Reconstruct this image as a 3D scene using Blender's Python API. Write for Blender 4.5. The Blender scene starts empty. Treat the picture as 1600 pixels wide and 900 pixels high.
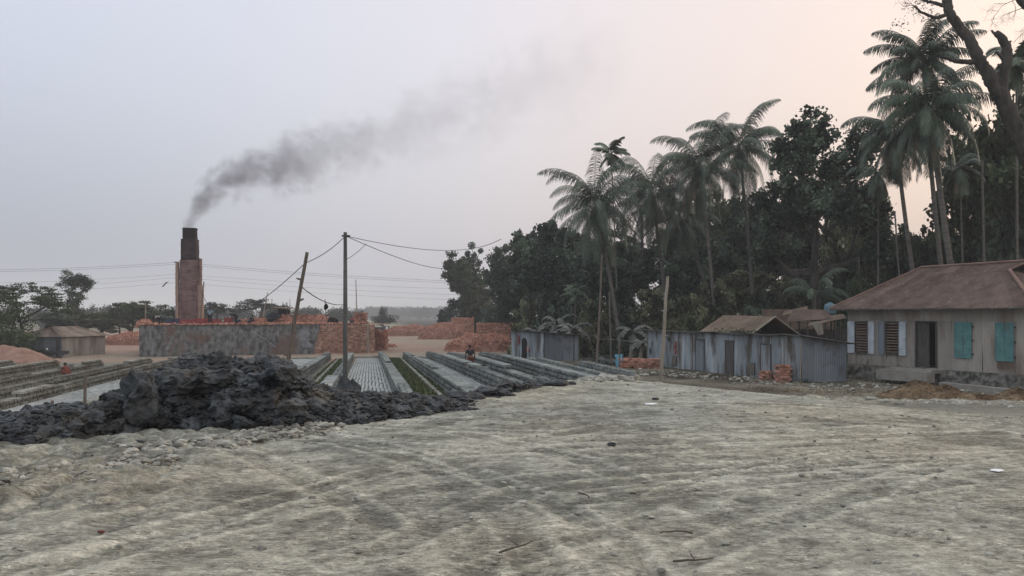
import bpy, bmesh, math, random
import numpy as np
from mathutils import Vector, Matrix, Euler

scene = bpy.context.scene
COL = scene.collection
R = math.radians
# ------------------------------------------------------------------ camera
CZ = 3.3          # eye height above the yard (metres)
F = 1250.0        # focal length in pixels of the 1600 px wide photo
HY = 492.0        # horizon row
cam_d = bpy.data.cameras.new('camera'); cam = bpy.data.objects.new('camera', cam_d); COL.objects.link(cam)
cam.location = (0, 0, CZ); cam.rotation_euler = (R(90), 0, 0)
cam_d.sensor_width = 36.0; cam_d.lens = 36.0 * F / 1600.0
cam_d.shift_y = (HY - 450.0) / 1600.0
cam_d.clip_start = 0.05; cam_d.clip_end = 6000
scene.camera = cam
# ------------------------------------------------------------------ sky and sun
w = bpy.data.worlds.new("World"); scene.world = w; w.use_nodes = True
nt = w.node_tree; nt.nodes.clear()
def wn(t, **k):
    n = nt.nodes.new(t)
    for a, b in k.items(): setattr(n, a, b)
    return n
out = wn('ShaderNodeOutputWorld'); bg = wn('ShaderNodeBackground'); bg.inputs['Strength'].default_value = 1.0
tc = wn('ShaderNodeTexCoord'); sep = wn('ShaderNodeSeparateXYZ'); nt.links.new(tc.outputs['Generated'], sep.inputs[0])
def s2l(c): return tuple(((x/255)/12.92 if x/255 <= .04045 else ((x/255+.055)/1.055)**2.4) for x in c)
def ramp(vals, src):
    mr = wn('ShaderNodeMapRange'); mr.inputs['From Min'].default_value = -0.56; mr.inputs['From Max'].default_value = 0.56
    nt.links.new(src, mr.inputs['Value'])
    r = wn('ShaderNodeValToRGB'); e = r.color_ramp.elements
    for i, (p, c) in enumerate(vals):
        el = e[i] if i < 2 else e.new(p)
        el.position = p; el.color = (*s2l(c), 1)
    r.color_ramp.interpolation = 'B_SPLINE'
    nt.links.new(mr.outputs[0], r.inputs[0]); return r.outputs[0]
low = ramp([(0, (142,156,179)), (.42, (211,211,222)), (.66, (206,191,192)), (1, (214,193,190))], sep.outputs['X'])
high = ramp([(0, (208,216,236)), (.45, (233,230,240)), (.75, (244,224,220)), (1, (236,216,211))], sep.outputs['X'])
mz = wn('ShaderNodeMapRange'); mz.interpolation_type = 'SMOOTHERSTEP'; mz.inputs['From Min'].default_value = -0.06; mz.inputs['From Max'].default_value = 0.42
nt.links.new(sep.outputs['Z'], mz.inputs['Value'])
mx0 = wn('ShaderNodeMix', data_type='RGBA'); nt.links.new(mz.outputs[0], mx0.inputs[0]); nt.links.new(low, mx0.inputs[6]); nt.links.new(high, mx0.inputs[7])
mz2 = wn('ShaderNodeMapRange'); mz2.interpolation_type = 'SMOOTHERSTEP'; mz2.inputs['From Min'].default_value = 0.42; mz2.inputs['From Max'].default_value = 0.85
nt.links.new(sep.outputs['Z'], mz2.inputs['Value'])          # overhead sky, out of view, brightened to lift the ambient light
mx = wn('ShaderNodeMix', data_type='RGBA'); nt.links.new(mz2.outputs[0], mx.inputs[0]); nt.links.new(mx0.outputs[2], mx.inputs[6]); mx.inputs[7].default_value = (1.22, 1.25, 1.30, 1)
SUN_EL, SUN_AZ = 12.0, 62.0     # low sun, far to the right and ahead, veiled by haze
sky = wn('ShaderNodeTexSky', sky_type='NISHITA'); sky.sun_disc = False; sky.sun_elevation = R(SUN_EL); sky.sun_rotation = R(SUN_AZ)
sky.air_density = 1.5; sky.dust_density = 7.0; sky.ozone_density = 1.0
scl = wn('ShaderNodeVectorMath', operation='SCALE'); scl.inputs['Scale'].default_value = 0.05; nt.links.new(sky.outputs[0], scl.inputs[0])
sc2 = wn('ShaderNodeVectorMath', operation='SCALE'); sc2.inputs['Scale'].default_value = 0.93; nt.links.new(mx.outputs[2], sc2.inputs[0])
ad = wn('ShaderNodeVectorMath', operation='ADD'); nt.links.new(scl.outputs[0], ad.inputs[0]); nt.links.new(sc2.outputs[0], ad.inputs[1])
nt.links.new(ad.outputs[0], bg.inputs['Color']); nt.links.new(bg.outputs[0], out.inputs['Surface'])
sd = bpy.data.lights.new('sun', 'SUN'); sd.energy = 0.5; sd.angle = R(20); sd.color = (1, .92, .86)
so = bpy.data.objects.new('sun', sd); COL.objects.link(so)
az, el = R(SUN_AZ), R(SUN_EL)
so.rotation_euler = Vector((math.sin(az)*math.cos(el), math.cos(az)*math.cos(el), math.sin(el))).to_track_quat('Z', 'Y').to_euler()
scene.view_settings.view_transform = 'Standard'; scene.view_settings.look = 'None'
scene.view_settings.exposure = 0.0; scene.view_settings.gamma = 1.0
scene.render.engine = 'CYCLES'
cy = scene.cycles
cy.max_bounces = 5; cy.diffuse_bounces = 3; cy.glossy_bounces = 2; cy.transmission_bounces = 2; cy.transparent_max_bounces = 8
cy.volume_bounces = 1; cy.volume_step_rate = 1.0; cy.volume_max_steps = 256
cy.use_denoising = True
try: cy.denoiser = 'OPENIMAGEDENOISE'
except Exception: pass
cy.use_fast_gi = False; cy.sample_clamp_indirect = 4.0

# ------------------------------------------------------------------ maths helpers
def ss(a, b, x):
    t = np.clip((np.asarray(x, float) - a) / (b - a), 0, 1); return t*t*(3-2*t)
def _hash(ix, iy, iz, seed):
    h = (ix.astype(np.int64)*374761393 + iy.astype(np.int64)*668265263 + iz.astype(np.int64)*2147483647 + seed*1274126177) & 0xffffffff
    h = ((h ^ (h >> 13)) * 1274126177) & 0xffffffff
    h = ((h ^ (h >> 16)) * 2246822519) & 0xffffffff
    return ((h ^ (h >> 15)) & 0xffffff) / float(0xffffff)
def vn2(x, y, seed=0):
    ix, iy = np.floor(x), np.floor(y); fx, fy = x-ix, y-iy
    fx = fx*fx*(3-2*fx); fy = fy*fy*(3-2*fy); z = np.zeros_like(ix)
    a = _hash(ix, iy, z, seed); b = _hash(ix+1, iy, z, seed); c = _hash(ix, iy+1, z, seed); d = _hash(ix+1, iy+1, z, seed)
    return (a*(1-fx)+b*fx)*(1-fy) + (c*(1-fx)+d*fx)*fy - .5
def vn3(x, y, zz, seed=0):
    iz = np.floor(zz); fz = zz-iz; fz = fz*fz*(3-2*fz)
    def pl(k):
        ix, iy = np.floor(x), np.floor(y); fx, fy = x-ix, y-iy
        fx = fx*fx*(3-2*fx); fy = fy*fy*(3-2*fy)
        a = _hash(ix, iy, iz+k, seed); b = _hash(ix+1, iy, iz+k, seed); c = _hash(ix, iy+1, iz+k, seed); d = _hash(ix+1, iy+1, iz+k, seed)
        return (a*(1-fx)+b*fx)*(1-fy) + (c*(1-fx)+d*fx)*fy
    return pl(0)*(1-fz) + pl(1)*fz - .5
def fbm(x, y, s, oct=4, seed=0, gain=.5):
    r = 0; a = 1; n = 0
    for i in range(oct):
        r = r + a*vn2(x/s+i*17.3, y/s-i*9.1, seed+i); s = s*.5; n += a; a *= gain
    return r / n * 2          # about -1..1
def fbm3(p, s, oct=3, seed=0, gain=.5):
    r = 0; a = 1; n = 0
    for i in range(oct):
        r = r + a*vn3(p[:,0]/s+i*7.7, p[:,1]/s+i*3.3, p[:,2]/s-i*5.1, seed+i); s *= .5; n += a; a *= gain
    return r/n*2
# ------------------------------------------------------------------ terrain shape
EX = [-60,-12,-5,-3,-2,-1, 0, 1, 3, 6,10,14,60]
EYS = [4.5, 6,10.5,12.3,13,14.5,16.6,18.6,19.5,15, 9, 6, 5]
EYE = [9, 10.5,14,15.5,16,17.5,19.5,22,28,33,32,30,29]
def yard(X, Y):
    c = X + .18*Y
    mid = -.02*(np.clip(Y, 30, 82)-30)
    left = -.6 - .45*ss(60, 80, Y)
    right = -.95*ss(58, 80, Y)*(1-ss(8, 12, X))
    wl = ss(-10, -4, c); wr = ss(4, 13, c)
    z = left*(1-wl)+mid*wl; z = z*(1-wr)+right*wr
    return z - .35*ss(100, 300, Y)
def gz(X, Y):
    X = np.asarray(X, float); Y = np.asarray(Y, float)
    a = np.interp(X, EX, EYS); b = np.interp(X, EX, EYE)
    t = np.clip((Y-a)/(b-a), 0, 1); st = t*t*(3-2*t); k = ss(2, 7, X)
    t = st*(1-k) + (t*.8+st*.2)*k
    return 1.7*(1-t) + yard(X, Y)*t
def P(px, py, Y): return Vector(((px-800)/F*Y, Y, CZ-(py-HY)/F*Y))
def hit(px, py, ymin=3.0):
    Y = np.concatenate([np.linspace(3, 40, 800), np.linspace(40, 130, 1200), np.geomspace(130, 1500, 400)])
    Y = Y[Y > ymin]; X = (px-800)/F*Y; d = CZ-(py-HY)/F*Y - gz(X, Y)
    i = np.where(d <= 0)[0]; i = i[0] if len(i) else len(Y)-1
    return Vector((float(X[i]), float(Y[i]), float(gz(X[i], Y[i]))))
def G(x, y, dz=0.0): return Vector((x, y, float(gz(x, y))+dz))
# ------------------------------------------------------------------ mesh builder
CUBE = np.array([[-.5,-.5,-.5],[.5,-.5,-.5],[.5,.5,-.5],[-.5,.5,-.5],[-.5,-.5,.5],[.5,-.5,.5],[.5,.5,.5],[-.5,.5,.5]])
CF = np.array([[0,3,2,1],[4,5,6,7],[0,1,5,4],[1,2,6,5],[2,3,7,6],[3,0,4,7]])
def rotm(rx=0, ry=0, rz=0): return np.array(Euler((rx, ry, rz)).to_matrix())
class MB:
    def __init__(s): s.v = []; s.q = []; s.t = []; s.a = []; s.n = 0
    def add(s, v, q=None, t=None, tint=.5):
        v = np.asarray(v, float).reshape(-1, 3)
        if q is not None and len(q): s.q.append(np.asarray(q)+s.n)
        if t is not None and len(t): s.t.append(np.asarray(t)+s.n)
        s.v.append(v); s.a.append(np.full(len(v), tint) if np.isscalar(tint) else np.asarray(tint)); s.n += len(v); return s
    def box(s, c, size, m=None, tint=.5):
        v = CUBE*np.asarray(size, float)
        if m is not None: v = v @ np.asarray(m).T
        return s.add(v+np.asarray(c, float), CF, tint=tint)
    def boxes(s, C, S, M=None, tint=None):    # many boxes: C (n,3) S (n,3) M (n,3,3)
        C = np.asarray(C, float); n = len(C)
        if n == 0: return s
        v = CUBE[None]*np.broadcast_to(S, (n, 3))[:, None, :]
        if M is not None: v = np.einsum('nij,nkj->nki', np.broadcast_to(M, (n, 3, 3)), v)
        v = v + C[:, None, :]
        q = (CF[None] + (np.arange(n)*8)[:, None, None]).reshape(-1, 4)
        tt = .5 if tint is None else np.repeat(tint, 8)
        return s.add(v.reshape(-1, 3), q, tint=tt)
    def bar(s, a, b, w, h=None, tint=.5):     # box beam between two points
        a = Vector(a); b = Vector(b); d = b-a; L = d.length
        m = d.to_track_quat('X', 'Z').to_matrix()
        return s.box((a+b)/2, (L, w, h or w), np.array(m), tint)
    def tube(s, pts, rad, n=6, cap=True, tint=.5):
        pts = [Vector(p) for p in pts]; k = len(pts)
        if np.isscalar(rad): rad = [rad]*k
        vs = []; ref = None
        for i, p in enumerate(pts):
            d = (pts[min(i+1, k-1)]-pts[max(i-1, 0)])
            if d.length < 1e-9: d = Vector((0, 0, 1))
            d.normalize()
            if ref is None: ref = d.orthogonal().normalized()
            ref = (ref - d*ref.dot(d)); ref = ref.normalized() if ref.length > 1e-6 else d.orthogonal().normalized()
            o = d.cross(ref)
            for j in range(n):
                t = 2*math.pi*j/n; vs.append(p + (ref*math.cos(t)+o*math.sin(t))*rad[i])
        q = [[i*n+j, i*n+(j+1) % n, (i+1)*n+(j+1) % n, (i+1)*n+j] for i in range(k-1) for j in range(n)]
        t = []
        if cap:
            c0 = len(vs); vs.append(pts[0]); vs.append(pts[-1])
            for j in range(n): t.append([c0, (j+1) % n, j]); t.append([c0+1, (k-1)*n+j, (k-1)*n+(j+1) % n])
        return s.add([tuple(x) for x in vs], q, t, tint)
    def poly(s, pts, tint=.5):
        n = len(pts)
        if n == 4: return s.add(pts, [[0,1,2,3]], tint=tint)
        return s.add(pts, t=[[0, i, i+1] for i in range(1, n-1)], tint=tint)
    def slab(s, pts, th, tint=.5):            # thick quad/polygon, thickness along its normal (downwards)
        p = [Vector(x) for x in pts]; nrm = (p[1]-p[0]).cross(p[2]-p[0]).normalized()
        if nrm.z < 0 or (abs(nrm.z) < 1e-6 and nrm.y > 0): p = p[::-1]; nrm = -nrm
        lo = [x-nrm*th for x in p]; n = len(p)
        s.poly([tuple(x) for x in p], tint); s.poly([tuple(x) for x in lo[::-1]], tint)
        for i in range(n): s.poly([tuple(x) for x in (p[i], lo[i], lo[(i+1) % n], p[(i+1) % n])], tint)
        return s
    def build(s, name, mat, parent=None, smooth=False, loc=None):
        me = bpy.data.meshes.new(name)
        v = np.concatenate(s.v) if s.v else np.zeros((0, 3))
        if loc is not None: v = v - np.asarray(loc, float)
        q = np.concatenate(s.q) if s.q else np.zeros((0, 4), int); t = np.concatenate(s.t) if s.t else np.zeros((0, 3), int)
        me.vertices.add(len(v)); me.vertices.foreach_set('co', v.astype(np.float32).ravel())
        nl = len(q)*4+len(t)*3; me.loops.add(nl); me.loops.foreach_set('vertex_index', np.concatenate([q.ravel(), t.ravel()]).astype(np.int32))
        me.polygons.add(len(q)+len(t))
        me.polygons.foreach_set('loop_start', np.concatenate([np.arange(len(q))*4, len(q)*4+np.arange(len(t))*3]).astype(np.int32))
        me.polygons.foreach_set('use_smooth', np.full(len(q)+len(t), smooth))
        at = me.attributes.new('tint', 'FLOAT', 'POINT'); at.data.foreach_set('value', np.concatenate(s.a).astype(np.float32) if s.a else np.zeros(0, np.float32))
        me.update(calc_edges=True); me.validate()
        if mat is not None: me.materials.append(mat)
        o = bpy.data.objects.new(name, me); COL.objects.link(o)
        if loc is not None: o.location = loc
        if parent is not None: o.parent = parent
        return o
def tag(o, label=None, cat=None, group=None, kind=None):
    if label: o['label'] = label
    if cat: o['category'] = cat
    if group: o['group'] = group
    if kind: o['kind'] = kind
    return o
def empty(name, loc=(0,0,0), rz=0):
    o = bpy.data.objects.new(name, None); COL.objects.link(o); o.location = loc; o.rotation_euler = (0, 0, rz); o.empty_display_size = .3; return o
def copy_tree(o, parent=None):
    c = o.copy(); COL.objects.link(c); c.parent = parent
    for ch in [x for x in COL.objects if x.parent == o]: copy_tree(ch, c)
    return c
# ------------------------------------------------------------------ materials
def mat(name, c1, c2=None, scale=3., detail=4, rough=.9, bump=0., bscale=30., tint=0., stretch=(1,1,1), spec=.2, lo=.35, hi=.65, c3=None, s3=1.0, lo3=.5, hi3=.7, rnd=0., st3=(1,1,1), metal=0., attr=None, bdist=.02):
    m = bpy.data.materials.new(name); m.use_nodes = True; t = m.node_tree; N = t.nodes; L = t.links; N.clear()
    o = N.new('ShaderNodeOutputMaterial'); b = N.new('ShaderNodeBsdfPrincipled'); L.new(b.outputs[0], o.inputs[0])
    b.inputs['Roughness'].default_value = rough; b.inputs['Specular IOR Level'].default_value = spec; b.inputs['Metallic'].default_value = metal
    tcn = N.new('ShaderNodeTexCoord')
    def noise(sc, det, st=(1,1,1), rg=.6):
        mp = N.new('ShaderNodeMapping'); mp.inputs['Scale'].default_value = st; L.new(tcn.outputs['Object'], mp.inputs[0])
        n = N.new('ShaderNodeTexNoise'); n.inputs['Scale'].default_value = sc; n.inputs['Detail'].default_value = det; n.inputs['Roughness'].default_value = rg
        L.new(mp.outputs[0], n.inputs['Vector']); return n.outputs[0]
    def rng(src, a, bb):
        r = N.new('ShaderNodeMapRange'); r.inputs['From Min'].default_value = a; r.inputs['From Max'].default_value = bb; L.new(src, r.inputs['Value']); return r.outputs[0]
    def mixc(f, A, B):
        x = N.new('ShaderNodeMix'); x.data_type = 'RGBA'
        if hasattr(f, 'links'): L.new(f, x.inputs[0])
        else: x.inputs[0].default_value = f
        for k, v in ((6, A), (7, B)):
            if isinstance(v, tuple): x.inputs[k].default_value = (*v, 1)
            else: L.new(v, x.inputs[k])
        return x.outputs[2]
    if attr:
        an = N.new('ShaderNodeAttribute'); an.attribute_name = attr; col = an.outputs['Color']
        if c2: # fine variation multiplies
            f = rng(noise(scale, detail, stretch), lo, hi)
            mul = N.new('ShaderNodeMix'); mul.data_type = 'RGBA'; mul.blend_type = 'MULTIPLY'; mul.inputs[0].default_value = 1
            L.new(col, mul.inputs[6]); L.new(mixc(f, c1, c2), mul.inputs[7]); col = mul.outputs[2]
    else:
        col = mixc(rng(noise(scale, detail, stretch), lo, hi), c1, c2) if c2 else c1
    if c3: col = mixc(rng(noise(s3, 5, st3), lo3, hi3), col, c3)
    def vary(col, src, amt):
        r = N.new('ShaderNodeMapRange'); r.inputs['To Min'].default_value = 1-amt; r.inputs['To Max'].default_value = 1+amt; L.new(src, r.inputs['Value'])
        hs = N.new('ShaderNodeHueSaturation'); L.new(r.outputs[0], hs.inputs['Value'])
        if isinstance(col, tuple): hs.inputs['Color'].default_value = (*col, 1)
        else: L.new(col, hs.inputs['Color'])
        return hs.outputs[0]
    if tint:
        an = N.new('ShaderNodeAttribute'); an.attribute_name = 'tint'; col = vary(col, an.outputs['Fac'], tint)
    if rnd:
        oi = N.new('ShaderNodeObjectInfo'); col = vary(col, oi.outputs['Random'], rnd)
    if isinstance(col, tuple): b.inputs['Base Color'].default_value = (*col, 1)
    else: L.new(col, b.inputs['Base Color'])
    if bump:
        bn = N.new('ShaderNodeBump'); bn.inputs['Strength'].default_value = bump; bn.inputs['Distance'].default_value = bdist
        L.new(noise(bscale, 6, stretch, .65), bn.inputs['Height']); L.new(bn.outputs[0], b.inputs['Normal'])
    return m
def lin(r, g, b, k=1.): return tuple(x*k for x in s2l((r, g, b)))
# ------------------------------------------------------------------ palette
M = {}
M['clay'] = mat('clay', (.009,.011,.013), (.060,.068,.074), 3.6, 9, .55, .8, 16, tint=.6, spec=.35, c3=(.085,.075,.06), s3=1.1, lo3=.56, hi3=.7, bdist=.05)
M['clod'] = mat('clod', (.20,.20,.18), (.38,.37,.32), 5, 5, .95, .6, 20, tint=.35)
M['bed'] = mat('bed', (.24,.26,.255), (.34,.355,.345), 1.2, 5, .95, .3, 30, tint=.25)
M['hack'] = mat('hack', (.15,.17,.165), (.29,.31,.295), .7, 5, .95, .4, 25, tint=.4, c3=(.11,.11,.095), s3=.35, lo3=.5, hi3=.7)
M['hack2'] = mat('hack2', (.16,.16,.14), (.30,.30,.265), .7, 5, .95, .4, 25, tint=.4, c3=(.12,.105,.08), s3=.35, lo3=.5, hi3=.7)
M['brick'] = mat('brick', (.36,.165,.115), (.48,.28,.21), .8, 5, .9, .3, 25, tint=.42, c3=(.20,.09,.07), s3=.5, lo3=.55, hi3=.7)
M['bricked'] = mat('bricked', (.34,.185,.14), (.47,.31,.24), 1.2, 5, .9, .3, 25, tint=.4, c3=(.16,.10,.08), s3=.8, lo3=.6, hi3=.75)
M['reddust'] = mat('reddust', (.21,.125,.10), (.30,.20,.155), 1.5, 6, .95, .6, 12, spec=.05)
M['render'] = mat('render', (.060,.062,.062), (.21,.22,.215), 2.4, 10, .9, .6, 6, stretch=(1,1,.6), tint=.1, c3=(.15,.10,.085), s3=.3, lo3=.54, hi3=.66, lo=.36, hi=.62)
M['stain'] = mat('stain', (.27,.29,.31), (.15,.16,.17), 1.2, 6, .9)
M['chimney'] = mat('chimney', (.10,.055,.052), (.24,.165,.16), .9, 8, .9, .5, 10, tint=.2, c3=(.065,.045,.046), s3=1.6, lo3=.50, hi3=.72, stretch=(1,1,.5), st3=(.6,.6,3))
M['chimdark'] = mat('chimdark', (.018,.014,.016), (.065,.042,.042), .9, 8, .9, .5, 10, tint=.2)
M['soot'] = mat('soot', (.006,.006,.007), (.020,.017,.018), .8, 5, .9, .3, 10)
M['pillar'] = mat('pillar', (.28,.19,.15), (.34,.26,.22), .8, 5, .9, .3, 10)
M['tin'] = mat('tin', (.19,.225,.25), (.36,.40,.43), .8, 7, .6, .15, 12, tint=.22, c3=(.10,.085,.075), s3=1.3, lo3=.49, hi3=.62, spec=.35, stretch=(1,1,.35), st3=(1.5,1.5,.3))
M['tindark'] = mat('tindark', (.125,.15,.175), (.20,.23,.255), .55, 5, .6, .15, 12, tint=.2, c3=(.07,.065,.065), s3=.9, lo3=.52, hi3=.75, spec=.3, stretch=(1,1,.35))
M['hutroof'] = mat('hutroof', (.19,.15,.12), (.29,.24,.195), 1.2, 7, .85, .4, 8, tint=.2)
M['tinroof'] = mat('tinroof', (.045,.045,.045), (.11,.105,.10), .8, 5, .8, .2, 12, tint=.3)
M['beige'] = mat('beige', (.25,.235,.21), (.35,.33,.295), 1.1, 8, .75, .15, 12, tint=.15, c3=(.19,.15,.13), s3=1.0, lo3=.5, hi3=.66, stretch=(1,1,.3), st3=(1,1,.3))
M['rust'] = mat('rust', (.085,.060,.050), (.155,.110,.09), 1.6, 10, .85, .5, 6, tint=.22, c3=(.25,.19,.16), s3=5, lo3=.60, hi3=.70)
M['rust2'] = mat('rust2', (.12,.085,.065), (.21,.165,.125), .9, 7, .85, .3, 8, tint=.2, c3=(.07,.055,.045), s3=1.2, lo3=.55, hi3=.75)
M['wood'] = mat('wood', (.10,.085,.07), (.19,.165,.14), 6, 5, .85, .3, 30, stretch=(4,4,.4), tint=.2)
M['wooddark'] = mat('wooddark', (.05,.048,.045), (.10,.095,.09), 4, 5, .85, .3, 30, stretch=(4,4,.4), tint=.2)
M['bamboo'] = mat('bamboo', (.20,.18,.15), (.32,.29,.24), 3, 5, .7, .2, 20, stretch=(3,3,.5), tint=.15)
M['concrete'] = mat('concrete', (.075,.08,.075), (.14,.145,.14), 2, 6, .9, .3, 25, stretch=(2,2,.5), tint=.15)
M['step'] = mat('step', (.20,.19,.17), (.30,.285,.26), 2, 5, .9, .3, 20)
M['plinth'] = mat('plinth', (.04,.04,.037), (.23,.22,.20), 3.5, 9, .95, 1.0, 7, c3=(.04,.045,.03), s3=1.5, lo3=.5, hi3=.65, bdist=.05)
M['teal'] = mat('teal', (.075,.19,.195), (.12,.27,.265), 2.5, 8, .6, .1, 20, tint=.2, c3=(.12,.15,.145), s3=2.2, lo3=.52, hi3=.68, st3=(1,1,.4))
M['white'] = mat('white', (.36,.40,.44), (.50,.54,.57), 2, 5, .6, .1, 20, tint=.1, c3=(.22,.23,.24), s3=3, lo3=.58, hi3=.7)
M['black'] = mat('black', (.012,.012,.013))
M['wire'] = mat('wire', (.03,.03,.032))
M['farwire'] = mat('farwire', (.16,.16,.17))
M['redcloth'] = mat('redcloth', (.22,.03,.045), (.30,.05,.06), 8, 3)
M['darkcloth'] = mat('darkcloth', (.012,.012,.018), (.03,.03,.04), 8, 3)
M['bluecloth'] = mat('bluecloth', (.16,.26,.33), (.24,.34,.40), 8, 3)
M['greycloth'] = mat('greycloth', (.28,.30,.31), (.40,.41,.42), 8, 3)
M['rustcloth'] = mat('rustcloth', (.12,.035,.03), (.18,.06,.045), 8, 3)
M['pinkcloth'] = mat('pinkcloth', (.36,.20,.18), (.45,.28,.25), 8, 3)
M['tarp'] = mat('tarp', (.10,.30,.42), (.16,.38,.50), 5, 4, .5)
M['skin'] = mat('skin', (.10,.055,.038), (.13,.07,.05), 8, 3, .6)
M['hair'] = mat('hair', (.01,.01,.01))
M['cratered'] = mat('cratered', (.22,.05,.05), (.30,.08,.08), 4, 3, .6)
M['crateblue'] = mat('crateblue', (.03,.035,.085), (.05,.06,.12), 4, 3, .6)
M['truckpaint'] = mat('truckpaint', (.03,.032,.036), (.06,.062,.066), 3, 4, .6)
M['rubber'] = mat('rubber', (.02,.02,.02))
M['straw'] = mat('straw', (.10,.07,.042), (.24,.175,.11), 3, 7, .95, .8, 30, tint=.35, c3=(.13,.085,.05), s3=1.2, lo3=.45, hi3=.65)
M['cage'] = mat('tankplastic', (.10,.17,.21), (.14,.22,.26), 3, 4, .6)
M['litter'] = mat('litter', (.75,.77,.78))
M['twig'] = mat('twig', (.07,.06,.05), (.12,.10,.08), 8, 3)
M['grass'] = mat('grass', (.06,.078,.034), (.10,.12,.058), 2, 5, .95, tint=.4)
M['leafA'] = mat('leaf_dark', (.018,.034,.022), (.118,.155,.108), .45, 4, .75, tint=.75, rnd=.22, spec=.25)  # wide colour range stands in for lit and shaded foliage
M['leafB'] = mat('leaf_olive', (.035,.044,.026), (.17,.18,.105), .45, 4, .75, tint=.75, rnd=.2, spec=.25)
M['leafC'] = mat('leaf_green', (.040,.062,.030), (.075,.105,.048), .45, 4, .75, tint=.4, rnd=.2, spec=.25)
M['leafF'] = mat('leaf_far', (.022,.034,.026), (.050,.062,.046), .2, 4, .8, tint=.4, rnd=.25)
M['frond'] = mat('frond', (.026,.044,.029), (.085,.118,.080), .5, 4, .55, tint=.45, rnd=.15, spec=.4)
M['frondg'] = mat('frond_green', (.045,.068,.040), (.07,.10,.055), .5, 4, .55, tint=.4, rnd=.1, spec=.4)
M['banana'] = mat('banana_leaf', (.065,.072,.066), (.12,.125,.11), .8, 4, .6, tint=.45, spec=.3)
M['bark'] = mat('bark', (.035,.031,.028), (.085,.076,.068), 2.5, 6, .95, .7, 9, stretch=(1,1,.4), rnd=.1, bdist=.04)
M['palmbark'] = mat('palmbark', (.095,.088,.08), (.16,.15,.135), 1.5, 6, .95, .5, 9, stretch=(.5,.5,5), rnd=.1)
M['dry'] = mat('dry_frond', (.13,.105,.08), (.19,.155,.12), 1.5, 4, .8, tint=.3)

# ------------------------------------------------------------------ ground: one sheet to the horizon
def growth(a, b, r):
    o = [a]
    while o[-1] < b: o.append(o[-1]*(1+r))
    return o
xs = list(np.arange(0, 4.5, .022)); xs += growth(4.5, 15, .0058)[0:]; xs += growth(xs[-1]*1.01, 60, .02); xs += growth(xs[-1]*1.03, 3200, .12)
xs = np.array(xs); xs = np.concatenate([-xs[:0:-1], xs])
ys = [-800, -300, -120, -50, -20, -8, -2, 1, 2, 2.6] + growth(3, 30, .0046) + growth(30.3, 130, .009)[0:] + growth(133, 4500, .06)
ys = np.array(ys)
GX, GY = np.meshgrid(xs, ys); gx = GX.ravel(); gy = GY.ravel()
z0 = gz(gx, gy)
sA = np.interp(gx, EX, EYS); sB = np.interp(gx, EX, EYE)
plat = 1-ss(0, 1, (gy-sA)/(sB-sA))               # 1 on the dumped-clay platform, 0 in the yard
near = (gy > 2) & (gy < 45) & (np.abs(gx) < 40)
idx = np.where(near)[0]; X = gx[idx]; Y = gy[idx]
h = np.zeros(len(X)); pale = np.zeros(len(X))
def pp(px, py):       # platform point
    Yv = (CZ-1.7)*F/(py-HY); return ((px-800)/F*Yv, Yv)
tracks = [  # photo pixels on the platform, half width (m), depth, tread, twin spacing
 ([(250,930),(420,850),(620,775),(840,715),(1040,672)], .16, .045, 1, 1.7),
 ([(-40,860),(250,800),(520,752),(820,725),(1150,705),(1640,690)], .17, .04, 1, 1.6),
 ([(330,672),(480,700),(620,748),(730,800),(800,860),(830,930)], .15, .05, 0, 1.5),
 ([(430,668),(640,680),(880,690),(1150,683),(1400,672)], .15, .035, 1, 1.5),
 ([(1020,775),(1140,735),(1280,706),(1420,694)], .07, .05, 0, 0),
 ([(880,775),(1100,752),(1300,735),(1620,720)], .13, .05, 0, .5),
 ([(1000,905),(1160,840),(1300,790),(1420,740),(1540,712)], .15, .04, 1, 0),
 ([(1360,782),(1480,800),(1640,835)], .08, .05, 0, .6),
 ([(430,930),(640,862),(900,812),(1150,770),(1400,735)], .18, .04, 1, 1.2),
 ([(640,684),(760,715),(880,765),(1010,850),(1060,930)], .16, .04, 1, 1.6),
 ([(-60,930),(150,870),(330,820),(520,800)], .2, .04, 1, 1.2),
 ([(700,905),(880,850),(1060,800),(1130,770)], .12, .04, 1, 0),
 ([(560,662),(760,668),(980,650),(1200,640),(1600,668)], .18, .04, 0, 1.9),
 ([(1100,930),(1250,850),(1330,820),(1620,880)], .15, .035, 1, 0),
]
# broad relief
h += .022*fbm(X, Y, 3.0, 3, 11) + .005*fbm(X, Y, .8, 3, 12)
# scraped, streaky surface: sharp stretched ridges whose direction changes from patch to patch
WU = .22*fbm(X, Y, 1.5, 3, 51); WV = .16*fbm(X, Y, .8, 3, 61)
def streak(ang, sx, sy, seed, pw=2.2):
    c, s = math.cos(ang), math.sin(ang); u = (X*c+Y*s)+WU; v = (-X*s+Y*c)+WV
    r1 = 1-np.abs(vn2(u/sx, v/sy, seed))*2; r2 = 1-np.abs(vn2(u/(sx*.4), v/(sy*.45), seed+1))*2
    return r1**pw + .7*r2**pw - .62
def patch(sc, seed, a=-.05, b=.22): return ss(a, b, fbm(X, Y, sc, 3, seed))
m1 = patch(2.0, 31); m2 = 1-m1; m3 = patch(1.4, 37, .12, .4)
st = m1*streak(.50, .75, .075, 41) + m2*streak(-.08, .9, .06, 45)
st = st*(1-m3) + m3*streak(-.85, .5, .06, 48)
fine = m1*streak(.62, .22, .028, 241, 1.6) + m2*streak(.05, .26, .026, 243, 1.6)
h += .0045*st + .0028*fine
pale += .36*st + .36*fine  # crests coloured lighter, hollows darker: relief shading put into the clay colour
crack = np.clip(1-np.abs(fbm(X, Y, .42, 4, 70, .6))*7, 0, 1)*ss(.0, .35, fbm(X, Y, 1.1, 3, 71))
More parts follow.
